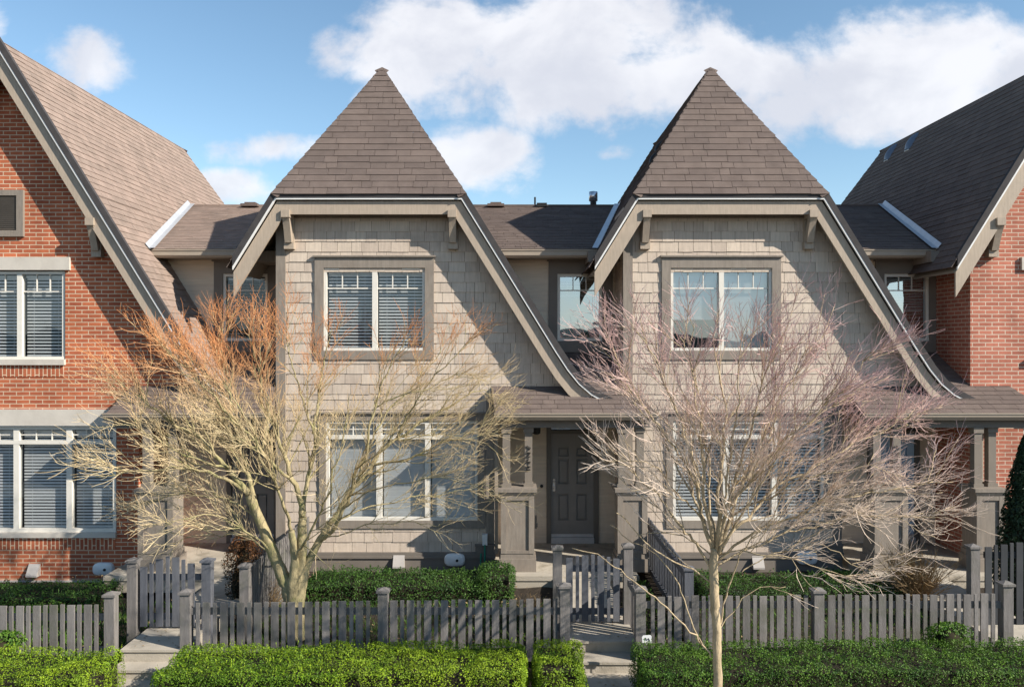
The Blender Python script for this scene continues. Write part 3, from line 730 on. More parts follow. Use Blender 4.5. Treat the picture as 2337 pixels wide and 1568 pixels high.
# lamp fixture pole left of pier of first house: white downpipe
def downpipe(h, x, y, z0, z1):
    mb = MB(); mb.box(x-.03, x+.03, y-.05, y-.005, z0, z1); fit(h, mb, 'downpipe', 'gutter')
downpipe('s1', PX(1133, .3), WY-.045, .1, 2.6)
downpipe('br', 8.40, WY, .1, 2.6)
# roof furniture
def roof_child(h):
    return [c for c in houses[h][0].children if c.name.startswith('roof')][0]
def rfit(h, mb, name, m, smooth=False):
    r = roof_child(h); o = mb.build(name, M[m], None, smooth, off=(houses[h][0].location.x, 0, 0)); o.parent = r; return o
ry = 5.15
for h, px in (('bl', 577), ('s1', 1132)):
    mb = MB(); x = PX(px, ry); z = 7.14
    mb.box(x-.20, x+.20, ry-.3, ry+.1, z-.04, z+.02); mb.box(x-.13, x+.13, ry-.22, ry+.05, z+.02, z+.065); rfit(h, mb, 'box_vent', 'roof')
mb = MB(); x = PX(1236, ry); mb.box(x-.12, x+.12, ry-.2, ry+.1, 7.1, 7.19); rfit('s1', mb, 'box_vent', 'black')
mb = MB(); x = PX(1221, ry); mb.tube([V((x, ry, 7.0)), V((x, ry, 7.36))], [.022, .022], 10); rfit('s1', mb, 'vent_pipe', 'black')
mb = MB(); x = PX(1354, ry+.3); mb.lathe((x, ry+.3, 6.9), [(.075, 0), (.075, .42), (.105, .42), (.105, .64), (.02, .66)], 18); rfit('s1', mb, 'flue', 'chrome', True)
def dome_vent(h, px, py, m1='slate', k_=1.):
    ox = houses[h][0].location.x; p = hit_left_slope(ox, px, py)
    ca = 1/math.sqrt(1+S*S); n = V((-S*ca, 0, ca)); up = V((ca, 0, S*ca)); yv = V((0, 1, 0))*k_; up = up*k_; n = n*k_
    mb = MB(); vs, fs = [], []; nn = 8
    for i in range(7):
        u = -.24+.48*i/6; hh = .14*math.sqrt(max(.0, 1-(u/.26)**2))*(1-.3*(i/6))
        for k in range(nn+1):
            a = math.pi*k/nn
            vs.append(p+up*u+yv*(.12*math.cos(a)*(1-.15*i/6))+n*(.02+hh*math.sin(a)))
    for i in range(6):
        for k in range(nn): fs.append((i*(nn+1)+k, i*(nn+1)+k+1, (i+1)*(nn+1)+k+1, (i+1)*(nn+1)+k))
    mb.add(vs, fs); o = rfit(h, mb, 'dome_vent', m1, True)
    mb = MB(); mb.obox(p-up*.255+n*.03, yv*.10, up*.012, n*.02); q = rfit(h, mb, 'dome_lip', 'white'); q.parent = o
dome_vent('br', 2036, 350); dome_vent('br', 2084, 326)
dome_vent('s2', 1506, 336, 'black', .55); dome_vent('s2', 1494, 362, 'black', .55)

# ------------------------------------------------------------------ ground, paths, steps
def structure(mb, name, m, smooth=False):
    o = mb.build(name, M[m], None, smooth); o['kind'] = 'structure'; return o
g = MB(); g.add([(-400, -400, -.42), (400, -400, -.42), (400, 800, -.42), (-400, 800, -.42)], [(0, 1, 2, 3)]); structure(g, 'ground', 'soil')
g = MB(); g.add([(-60, -22, -.40), (60, -22, -.40), (60, -9, -.40), (-60, -9, -.40)], [(0, 1, 2, 3)]); structure(g, 'road', 'road')
g = MB(); g.box(-60, 60, -8.9, -6.6, -.5, -.30); structure(g, 'pavement', 'pave')
def terrain(name, x0, x1, y0, y1, zf, m, nx=60, ny=24, amp=.03):
    mb = MB(); 
    for j in range(ny+1):
        for i in range(nx+1):
            x = x0+(x1-x0)*i/nx; y = y0+(y1-y0)*j/ny
            mb.v.append((x, y, zf(x, y)+amp*noise.noise(V((x*2.2, y*2.2, 0))))); mb.t.append(.5)
    for j in range(ny):
        for i in range(nx): a = j*(nx+1)+i; mb.f.append((a, a+1, a+nx+2, a+nx+1))
    return structure(mb, name, m, True)
terrain('planting_bed', -14, 14, -6.6, -4.05, lambda x, y: -.36, 'soil', 160, 20)
terrain('garden', -14, 14, -4.05, .62, lambda x, y: (-.22-.22*min(1, max(0, (-4.9-x)/.4)) if y > -3.9 else -.34) if not (y < -2.9 and (.62 < x < 1.7 or -5.05 < x < -4.05)) else -.42, 'soil', 240, 40)
mb = MB()
for k in range(320):
    x0 = -160+k; hh = 4.4+2.2*noise.noise(V((x0*.045, 0, 0)))+1.3*noise.noise(V((x0*.31, 3, 0)))+.7*noise.noise(V((x0*.9, 7, 0)))
    h2 = 4.4+2.2*noise.noise(V(((x0+1)*.045, 0, 0)))+1.3*noise.noise(V(((x0+1)*.31, 3, 0)))+.7*noise.noise(V(((x0+1)*.9, 7, 0)))
    mb.add([(x0, -82, -.45), (x0+1, -82, -.45), (x0+1, -86, h2), (x0, -86, hh), (x0, -130, hh*1.2), (x0+1, -130, h2*1.2)], [(0, 1, 2, 3), (3, 2, 5, 4)], random.random())
structure(mb, 'reflection_ridge', 'cedar')  # unseen ridge added to darken window reflections and hide the yellow horizon
def steps(x0, x1, treads, depth_back, nm):
    mb = MB(); zt0 = treads[0][2]
    for (ya, yb, z) in treads: mb.box(x0, x1, ya, yb, -.45, z-.03); mb.box(x0-.012, x1+.012, ya-.02, yb, z-.03, z)
    structure(mb, nm, 'pave')
steps(.72, 1.60, [(-3.66, -2.4, .0), (-3.98, -3.66, -.145), (-6.6, -3.98, -.285)], 0, 'front_steps')
steps(-4.92, -4.14, [(-3.95, -2.6, .0), (-4.2, -3.95, -.155), (-4.9, -4.2, -.27)], 0, 'side_steps')
g = MB(); g.box(.70, 1.60, -2.4, -.70, -.3, -.06); structure(g, 'path', 'pave')
g = MB(); g.box(-4.95, -4.1, -2.6, -.70, -.3, -.06); structure(g, 'path', 'pave')
g = MB(); g.box(6.35, 7.2, -4.6, -.70, -.3, -.05); structure(g, 'path', 'pave')

# ------------------------------------------------------------------ picket fences and gates
def post(mb, x, y, z0, z1, w=.062, cap=None):
    mb.box(x-w, x+w, y-w, y+w, z0, z1-.05)
    c = cap if cap else mb
    c.box(x-w-.02, x+w+.02, y-w-.02, y+w+.02, z1-.05, z1-.022)
    b = w+.012
    c.add([(x-b, y-b, z1-.022), (x+b, y-b, z1-.022), (x+b, y+b, z1-.022), (x-b, y+b, z1-.022), (x, y, z1+.012)], [(0,1,4), (1,2,4), (2,3,4), (3,0,4)])
def fence(label, A, Bp, zt, zb, posts, mkey='fence', group='picket fences', start=0., arch=0., name='picket_fence', cat='fence', prot=True):
    A, Bp = V((A[0], A[1], 0)), V((Bp[0], Bp[1], 0)); d = Bp-A; L_ = d.length; d.normalize(); n = V((d.y, -d.x, 0))
    mid = (A+Bp)/2
    root = thing(name, label, cat, (mid.x, mid.y, 0), group); off = (mid.x, mid.y, 0)
    ztf = (lambda s: zt[0]+(zt[1]-zt[0])*s/L_ + arch*math.sin(math.pi*min(1, max(0, s/L_))))
    s = start; k = 0
    while s < L_-.02:
        w = .092 if k % 2 == 0 else .047
        if s+w > L_: break
        c = A+d*(s+w/2)
        if not any((c-V((p[0], p[1], 0))).length < .06+w/2 for p in posts):
            mb = MB(); h = ztf(s+w/2)+random.uniform(-.008, .008)
            tl = random.uniform(-.004, .004)
            ct = c+n*.022+d*tl
            mb.obox(ct+V((0, 0, (h+zb)/2)), d*(w/2), n*.011, V((0, 0, (h-zb)/2)), random.random())
            mb.build('picket', M[mkey], root, off=off)
        s += w+.038; k += 1
    for zr in (min(zt)-.11, zb+.13):
        mb = MB(); mb.obox((A+Bp)/2+V((0, 0, zr))-n*.006, d*(L_/2), n*.016, V((0, 0, .042)), .6); mb.build('rail', M[mkey], root, off=off)
    for (px, py, z0, z1) in posts:
        mb = MB(); cp = MB(); post(mb, px, py, z0, z1, cap=cp)
        o = mb.build('post', M[mkey], root, off=off); cp.build('post_cap', M[mkey], o, off=off)
    return root
FY = -3.9
fence('grey picket fence at the far left, in front of the brick house', (-8.2, FY), (PX(254, FY), FY), (.50, .56), -.16, [(PX(254, FY), FY, -.3, .71), (-7.6, FY, -.3, .68)])
fence('long grey picket fence in front of the multi-stemmed tree', (PX(426, FY), FY), (PX(1289, FY), FY), (.575, .625), -.16, [(PX(426, FY), FY, -.35, .74), (PX(875, FY), FY, -.3, .76), (PX(1289, FY), FY, -.4, .82)])
fence('grey picket fence behind the single-trunked tree, right of the middle gate', (PX(1461, FY), FY), (PX(2295, FY), FY), (.655, .69), -.16, [(PX(1461, FY), FY, -.4, .78), (PX(1866, FY), FY, -.3, .76), (PX(2295, FY), FY, -.3, .845)])
GYl, GYm = -3.2, -3.0
fence('shade-toned picket gate with arched top at the left steps', (PX(322, GYl), GYl), (PX(458, GYl), GYl), (.80, .80), .03, [], 'fenced', 'picket gates', arch=.17, name='picket_gate', cat='gate')
fence('shade-toned picket gate with arched top, in front of the charcoal door', (PX(1292, GYm), GYm), (PX(1424, GYm), GYm), (.90, .86), .03, [], 'fenced', 'picket gates', arch=.06, name='picket_gate', cat='gate')
fence('deep shade-toned picket gate beside the cedar at the right edge', (PX(2246, -2.9), -2.9), (PX(2420, -2.9), -2.9), (1.02, 1.05), -.15, [], 'fencek', 'picket gates', arch=.05, name='picket_gate', cat='gate')
def gate_post(label, x, y, z0, z1, m='fence'):
    root = thing('gate_post', label, 'post', (x, y, 0), 'gate posts'); mb = MB(); cp = MB(); post(mb, x, y, z0, z1, cap=cp)
    mb.build('shaft', M[m], root, off=(x, y, 0)); cp.build('post_cap', M[m], root, off=(x, y, 0))
gate_post('grey gate post on the left side of the left gate', PX(305, GYl), GYl, -.3, .95)
gate_post('shade-toned gate post on the right side of the left gate', PX(474, GYl), GYl, -.3, .95, 'fenced')
gate_post('grey gate post left of the middle gate', PX(1272, GYm), GYm, -.3, 1.07)
gate_post('grey gate post right of the middle gate', PX(1433, GYm), GYm, -.3, 1.10)
gate_post('pale grey gate post left of the right-hand gate', PX(2221, -2.9), -2.9, -.3, 1.06)
fence('grey picket divider running back behind the multi-stemmed tree', (-3.66, -3.05), (-3.66, .45), (.76, .76), -.24, [(-3.66, -3.05, -.3, .84)], group='divider fences')
fence('dark picket divider running back beside the right pier of the charcoal-door porch', (2.42, -3.05), (2.42, .45), (.74, .74), -.24, [(2.42, -3.05, -.3, .80)], 'fenced', group='divider fences')
fence('short picket return between the left front and back posts of the middle gate', (PX(1289, FY), FY+.1), (PX(1272, GYm), GYm-.1), (.62, .62), -.24, [], group='fence returns')
fence('short picket return between the right front and back posts of the middle gate', (PX(1461, FY), FY+.1), (PX(1433, GYm), GYm-.1), (.70, .70), -.24, [], group='fence returns')

# ------------------------------------------------------------------ hedges and shrubs
def leafquad(mb, p, n, size, tone):
    n = n.normalized(); a = n.orthogonal().normalized(); b = n.cross(a); t = random.random()*6.283
    u = a*math.cos(t)+b*math.sin(t); w = n.cross(u)
    l = size*random.uniform(.7, 1.3); h = l*.55
    mb.add([p-u*l*.5, p+w*h*.5+n*size*.12, p+u*l*.5, p-w*h*.5+n*size*.12], [(0, 1, 2, 3)], tone)
def hedge(label, x0, x1, y0, y1, z0, z1, mkey, n, size=.032, group='box hedges', name='box_hedge', cat='hedge', bump=.05, zfun=None, tonef=None):
    cx, cy = (x0+x1)/2, (y0+y1)/2; off = (cx, cy, z0)
    root = thing(name, label, cat, off, group); mb = MB()
    ax, ay, az = x1-x0, y1-y0, z1-z0; r = min(.11, az*.3, ay*.3)
    areas = [ax*ay*1.15, ax*az, ax*az*.35, ay*az, ay*az]; tot = sum(areas)
    for _ in range(n):
        q = random.random()*tot; k = 0
        while q > areas[k]: q -= areas[k]; k += 1
        u, v = random.random(), random.random()
        if k == 0: p = V((x0+ax*u, y0+ay*v, z1)); nn = V((0, 0, 1))
        elif k == 1: p = V((x0+ax*u, y0, z0+az*v)); nn = V((0, -1, 0))
        elif k == 2: p = V((x0+ax*u, y1, z0+az*v)); nn = V((0, 1, 0))
        elif k == 3: p = V((x0, y0+ay*u, z0+az*v)); nn = V((-1, 0, 0))
        else: p = V((x1, y0+ay*u, z0+az*v)); nn = V((1, 0, 0))
        # round the edges: pull onto a rounded box
        c = V((min(max(p.x, x0+r), x1-r), min(max(p.y, y0+r), y1-r), min(p.z, z1-r)))
        dd = p-c
        if dd.length > 1e-5: nn = dd.normalized(); p = c+nn*r
        nz = noise.noise(p*3.1)*.6+noise.noise(p*8.3)*.4
        p = p+nn*(nz*bump*1.7-random.random()**1.5*.07+.015)
        if zfun: p.z += zfun(p.x)*(p.z-z0)/az
        if noise.noise(p*4.3+V((9, 2, 5))) < -.36 and random.random() < .8: continue
        d = (nn*1.0+V((random.gauss(0, .55), random.gauss(0, .55), random.gauss(0, .55))))
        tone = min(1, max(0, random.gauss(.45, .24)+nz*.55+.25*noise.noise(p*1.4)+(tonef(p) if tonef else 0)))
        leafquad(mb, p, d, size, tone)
    # sprigs poking out of the top
    for _ in range(int(ax*90)):
        p = V((random.uniform(x0, x1), random.uniform(y0, y1), z1)); 
        if zfun: p.z += zfun(p.x)
        q = p+V((random.gauss(0, .015), random.gauss(0, .015), random.uniform(.02, .06)))
        for j in range(5): leafquad(mb, p.lerp(q, j/4), V((random.gauss(0, 1), random.gauss(0, 1), .6)), size*.9, min(1, random.uniform(.4, 1)))
    mb.build('foliage', M[mkey], root, off=off)
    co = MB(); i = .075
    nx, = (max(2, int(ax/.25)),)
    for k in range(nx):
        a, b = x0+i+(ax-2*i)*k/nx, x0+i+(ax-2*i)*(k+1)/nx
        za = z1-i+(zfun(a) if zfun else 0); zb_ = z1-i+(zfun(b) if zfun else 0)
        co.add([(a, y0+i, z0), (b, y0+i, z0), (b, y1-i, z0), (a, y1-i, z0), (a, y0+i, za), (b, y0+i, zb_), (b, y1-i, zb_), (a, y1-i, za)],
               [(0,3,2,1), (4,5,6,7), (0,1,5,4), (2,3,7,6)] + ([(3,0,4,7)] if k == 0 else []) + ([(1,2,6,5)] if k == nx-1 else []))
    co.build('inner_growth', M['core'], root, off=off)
HB, HF = -4.42, -5.35
wav = lambda a, f, o: (lambda x: a*math.sin(x*f+o)+a*.6*math.sin(x*f*2.3+o*2))
hedge('clipped bright green hedge at the bottom left corner', -7.2, PX(243, -4.9), HF, HB, -.34, .22, 'leafb', 30000, .0215, zfun=wav(.015, 1.7, 0))
hedge('long clipped hedge in front of the middle fence, coloured sunlit in its right half', PX(378, -4.9), PX(1203, -4.9), HF, HB, -.34, .27, 'leafb', 58000, .0215, zfun=lambda x: .02*(x+2)+.012*math.sin(3*x), tonef=lambda p: -.38 if p.x < -2.6 else (-.38+(p.x+2.6)*.45 if p.x < -1.9 else 0))  # leaf tone paints the left part shaded and the right part sunlit
hedge('small clipped bright green hedge block beside the front steps', PX(1216, -4.9), PX(1330, -4.9), HF+.05, HB-.02, -.34, .31, 'leafb', 14500, .0215)
hedge('long dark green hedge along the right fence', PX(1452, -4.9), 6.9, HF, HB, -.34, .30, 'leafm', 62000, .0215, zfun=lambda x: .015*math.sin(2.1*x)+.006*(x-2), tonef=lambda p: -.12)  # darker leaf tone stands in for shadow on this hedge
hedge('dark rear hedge under the first shingled house wide window', PX(702, -1.1), PX(1120, -1.1), -1.55, -.55, -.25, .075, 'leafd', 13000, group='rear hedges', zfun=wav(.015, 2.2, 1))
hedge('dark rounded bush at the right end of the rear hedge, by the pier', PX(1092, -1.1), PX(1172, -1.1), -1.5, -.62, -.25, .19, 'leafd', 4500, group='rear hedges', name='box_bush', cat='bush')
hedge('dark rear hedge under the left brick house window', -9.6, PX(250, -1.2), -1.6, -.75, -.46, -.08, 'leafd', 10000, group='rear hedges', zfun=wav(.015, 2.2, 2))
hedge('dark rear hedge behind the right fence, below the second shingled house window', PX(1590, -1.3), PX(2040, -1.3), -1.75, -.7, -.25, .05, 'leafd', 12000, group='rear hedges', zfun=wav(.03, 2.6, .3))
hedge('low mid-green hedge between the right divider and the charcoal-door porch', PX(1444, -1.2), PX(1478, -1.2), -1.7, -.9, -.25, -.02, 'leafd', 1200, group='rear hedges', name='box_bush', cat='bush')

def blob_shrub(label, name, cat, c, rx, ry_, h, mkey, n, size, cone=False, tonef=None):
    off = c; root = thing(name, label, cat, c); mb = MB(); c = V(c)
    for _ in range(n):
        t = random.random(); z = t*h
        k = (1-t)**.75*1.0+.05 if cone else math.sqrt(max(0, 1-(2*t-1)**2*.85))
        if cone: k = min(k, .45+t*2.2)
        a = random.random()*6.283
        rr = (random.random()**.35)*k
        rr *= 1+.22*noise.noise(V((math.cos(a)*1.7, math.sin(a)*1.7, z*3.4)))+.12*noise.noise(V((math.cos(a)*5, math.sin(a)*5, z*9)))
        p = c+V((math.cos(a)*rx*rr, math.sin(a)*ry_*rr, z))
        d = V((math.cos(a), math.sin(a), .5))+V((random.gauss(0, .5), random.gauss(0, .5), random.gauss(0, .5)))
        tone = min(1, max(0, random.gauss(.4, .2)+(tonef(t, rr/k) if tonef else 0)))
        leafquad(mb, p, d, size, tone)
    mb.build('foliage', M[mkey], root, off=off)
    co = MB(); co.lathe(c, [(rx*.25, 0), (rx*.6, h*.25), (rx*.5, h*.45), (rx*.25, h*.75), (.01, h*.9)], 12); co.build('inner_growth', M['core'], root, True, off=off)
    st = MB(); st.tube([c+V((0, 0, -.12)), c+V((.01, 0, h*.5)), c+V((0, .01, h*.85))], [.035, .022, .006], 7); st.build('trunk', M['bark'], root, off=off)
blob_shrub('dark cedar shrub against the brick at the right edge', 'cedar_shrub', 'shrub', (PX(2344, -1.9), -1.9, -.22), .58, .5, 2.68, 'cedar', 20000, .055, True)
blob_shrub('dark conifer shrub with rusty foliage behind the left gate', 'conifer_shrub', 'shrub', (PX(555, -1.6), -1.6, -.22), .30, .3, 1.10, 'rust', 4500, .035, False, lambda t, r: (t-.45)*1.2)
def twig_shrub(label, c, r, h, n, mkey, name='bare_shrub'):
    root = thing(name, label, 'shrub', c); mb = MB(); off = c; c = V(c)
    for _ in range(n):
        a = random.random()*6.283; e = random.uniform(.15, 1.0)
        p = c+V((random.gauss(0, .03), random.gauss(0, .03), -.05)); d = V((math.cos(a)*e, math.sin(a)*e, 1.1)).normalized()
        pts = [p]; L_ = h*random.uniform(.6, 1.1)
        for i in range(5):
            d = (d+V((random.gauss(0, .12), random.gauss(0, .12), random.gauss(0, .06)))).normalized(); pts.append(pts[-1]+d*L_/5)
        mb.tube(pts, [.006, .005, .004, .004, .003, .002], 3, random.random())
        for _k in range(6):
            q = pts[random.randint(1, 4)]; dd = (d+V((random.gauss(0, .7), random.gauss(0, .7), random.gauss(0, .5)))).normalized()
            m_ = q+dd*L_*.16
            mb.tube([q, m_, m_+(dd+V((random.gauss(0, .3), random.gauss(0, .3), .2)))*L_*.12], [.003, .0028, .002], 3, random.random())
    mb.build('stems', M[mkey], root, off=off)
twig_shrub('small bare shrub in front of the porch slab, behind the long fence', (PX(1205, -2.2), -2.2, -.22), .3, .5, 26, 'dry')
twig_shrub('dense tan twiggy shrub behind the right fence', (PX(2085, -1.6), -1.6, -.22), .5, .95, 210, 'dry')
twig_shrub('low dry twiggy shrub at the left divider behind the tree base', (PX(610, -2.0), -2.0, -.22), .3, .62, 50, 'dry')
# creeper over the fence at far left and on the hedge by the right fence
blob_shrub('small leafy shrub poking through the far left fence', 'leafy_shrub', 'shrub', (PX(12, -4.05), -4.1, .02), .30, .12, .26, 'leafm', 900, .045)
blob_shrub('leafy sprig rising above the right hedge before the fence', 'leafy_shrub', 'shrub', (PX(2165, -4.2), -4.2, .10), .32, .12, .32, 'leafm', 1300, .035)
# lawn blades behind the fences and litter on the beds
mb = MB()
def blade(x, y, z, h, tone):
    a = random.random()*6.283; w = .006; lean = V((random.gauss(0, .4), random.gauss(0, .4), 1))*h
    p = V((x, y, z)); u = V((math.cos(a)*w, math.sin(a)*w, 0))
    mb.add([p-u, p+u, p+lean*.6+u*.6, p+lean, p+lean*.6-u*.6], [(0, 1, 2, 3, 4)], tone)
for _ in range(26000):
    x = random.uniform(-9, 7.5); y = random.uniform(-3.8, -1.5)
    if .62 < x < 1.68 or -5.0 < x < -4.05 or 6.3 < x < 7.25: continue
    blade(x, y, -.24, random.uniform(.05, .11), min(1, max(0, random.gauss(.45, .25)+noise.noise(V((x*1.5, y*1.5, 3)))*.5)))
o = mb.build('lawn', M['grass']); tagt(o, 'patchy green lawn behind the picket fences', 'grass', None, 'stuff')
mb = MB()
for _ in range(2600):
    x = random.uniform(-8, 7.5); y = random.uniform(-4.4, -3.75) if random.random() < .6 else random.uniform(-3.8, .4)
    if .66 < x < 1.66 or -4.98 < x < -4.08: continue
    leafquad(mb, V((x, y, (-.20 if y > -4.05 else -.33)+random.random()*.02)), V((random.gauss(0, .3), random.gauss(0, .3), 1)), .045, random.random())
for _ in range(90):
    x, y, z = random.choice([(random.uniform(.75, 1.58), random.uniform(-3.6, -2.5), .004), (random.uniform(.75, 1.58), random.uniform(-5.2, -4.0), -.281), (random.uniform(-4.85, -4.2), random.uniform(-3.9, -2.8), .004)])
    leafquad(mb, V((x, y, z)), V((random.gauss(0, .15), random.gauss(0, .15), 1)), .035, random.random())
o = mb.build('leaf_litter', M['dry']); tagt(o, 'brown fallen leaves on the soil along the fences', 'leaves', None, 'stuff')
# small white plant tag
tx, ty = PX(1476, -4.3), -4.3; tz = PZ(1458, ty)
root = thing('plant_tag', 'small white tag with dark scribble at the left end of the right hedge', 'tag', (tx, ty, tz))
mb = MB(); mb.prism([(-.055, -.04), (.055, -.045), (.06, .03), (.045, .05), (-.045, .045), (-.06, .03)], -.008, .004); mb.build('plate', M['white'], root)
mb = MB(); mb.tube([V((-.035, -.011, .005)), V((-.015, -.011, .02)), V((.0, -.011, -.01)), V((.02, -.011, .015)), V((.035, -.011, -.015))], [.004]*5, 5); mb.build('scribble', M['black'], root)
mb = MB(); mb.box(-.006, .006, -.004, .004, -.5, -.04); mb.build('stake', M['grey'], root)

# ------------------------------------------------------------------ bare trees
def catmull(pts, step=.07):
    out = []; n = len(pts)
    for i in range(n-1):
        p0, p1, p2, p3 = pts[max(i-1, 0)], pts[i], pts[i+1], pts[min(i+2, n-1)]
        k = max(2, int((p2-p1).length/step))
        for j in range(k):
            t = j/k
            out.append(.5*((2*p1)+(p2-p0)*t+(2*p0-5*p1+4*p2-p3)*t*t+(3*p1-p0-3*p2+p3)*t**3))
    out.append(pts[-1]); return out
def rnd(s): return V((random.gauss(0, s), random.gauss(0, s), random.gauss(0, s)))
def grow(p, d, L_, n, wob, bias):
    pts = [p.copy()]; d = d.normalized()
    for i in range(n):
        d = (d+rnd(wob)+bias*(1.0/n)).normalized(); pts.append(pts[-1]+d*(L_/n))
    return pts
def sidedir(t, lo, hi, flat=.75):
    a = math.radians(random.uniform(lo, hi)); ax = t.orthogonal().normalized(); b = t.cross(ax); f = random.random()*6.283
    o = ax*math.cos(f)+b*math.sin(f); o.y *= flat
    if o.length < .1: o = ax
    return (t*math.cos(a)+o.normalized()*math.sin(a)).normalized()
def make_tree(name, label, base, trunk, limbs, barkm, twigm, dens, cen, rng, tipz, sizes):
    random.seed(rng)
    root = thing(name, label, 'tree', base); off = base
    tr, br, tw = MB(), MB(), MB()
    for pts, rs in trunk:
        pp = catmull(pts, .06); n = len(pp)
        def rr(i):
            f = i/(n-1)*(len(rs)-1); a = int(min(f, len(rs)-2)); return rs[a]+(rs[a+1]-rs[a])*(f-a)
        tr.tube([p+rnd(.004) for p in pp], [rr(i)*random.uniform(.95, 1.05) for i in range(n)], 10, .3)
    for (pts, r0, r1, wgt) in limbs:
        pp = catmull(pts, .08); n = len(pp)
        ph = random.random()*9; pp = [p+rnd(.008)+V((noise.noise(V((i*.23, ph, 0))), noise.noise(V((i*.23, ph, 5))), noise.noise(V((i*.23, ph, 9)))))*.055*min(1, i/6) for i, p in enumerate(pp)]
        (tr if r0 > .014 else br).tube(pp, [r0+(r1-r0)*(i/(n-1))**.8 for i in range(n)], 7 if r0 > .014 else 5, .3, .4)
        Lt = sum((b-a).length for a, b in zip(pp[:-1], pp[1:]))
        ns = int(Lt*dens[0]*wgt)
        for _ in range(ns):
            f = 1-random.random()**1.15*.82; i = min(n-2, int(f*(n-1)))
            t = (pp[i+1]-pp[i]).normalized(); p = pp[i]
            out = (p-cen).normalized()
            d = (sidedir(t, 20, 68)+out*.42+V((0, 0, .05))).normalized()
            L1 = random.uniform(*sizes[0])*(1.15-f*.45); r = max(.0045, (r0+(r1-r0)*f)*.5)
            s1 = grow(p, d, L1, 7, .10, out*.3+V((0, 0, .06)))
            br.tube(s1, [r+(.003-r)*(k/7) for k in range(8)], 4, .35, .45)
            for _2 in range(int(dens[1]*min(1.2, wgt**.8)*random.uniform(.7, 1.3))):
                g_ = random.uniform(.12, .98); j = min(6, int(g_*7)); fr = g_*7-j
                q = s1[j].lerp(s1[j+1], fr); t2 = (s1[j+1]-s1[j]).normalized()
                d2 = (sidedir(t2, 14, 55)+out*.28+V((0, 0, .05))).normalized()
                L2 = random.uniform(*sizes[1])*(1.1-g_*.35)
                s2 = grow(q, d2, L2, 5, .12, out*.25+V((0, 0, .06)))
                tz_ = tipz(s2[-1])
                tw.tube(s2, [.0034, .003, .0027, .0024, .0021, .0016], 3, .3*tz_+random.uniform(0, .15), tz_)
                for _3 in range(random.randint(*dens[2])):
                    j = random.randint(0, 4); q3 = s2[j].lerp(s2[j+1], random.random()); t3 = (s2[j+1]-s2[j]).normalized()
                    s3 = grow(q3, sidedir(t3, 14, 50), random.uniform(*sizes[2]), 3, .12, out*.15+V((0, 0, .15)))
                    tw.tube(s3, [.0024, .0021, .0018, .0014], 3, tz_*.7+random.uniform(0, .2), min(1, tz_+.1))
    tr.build('trunk', M[barkm], root, True, off=off)
    br.build('branches', M[barkm], root, True, off=off)
    o = tw.build('twigs', M[twigm], root, False, off=off); o['kind'] = 'stuff'
    print(name, len(tr.v), len(br.v), len(tw.v))

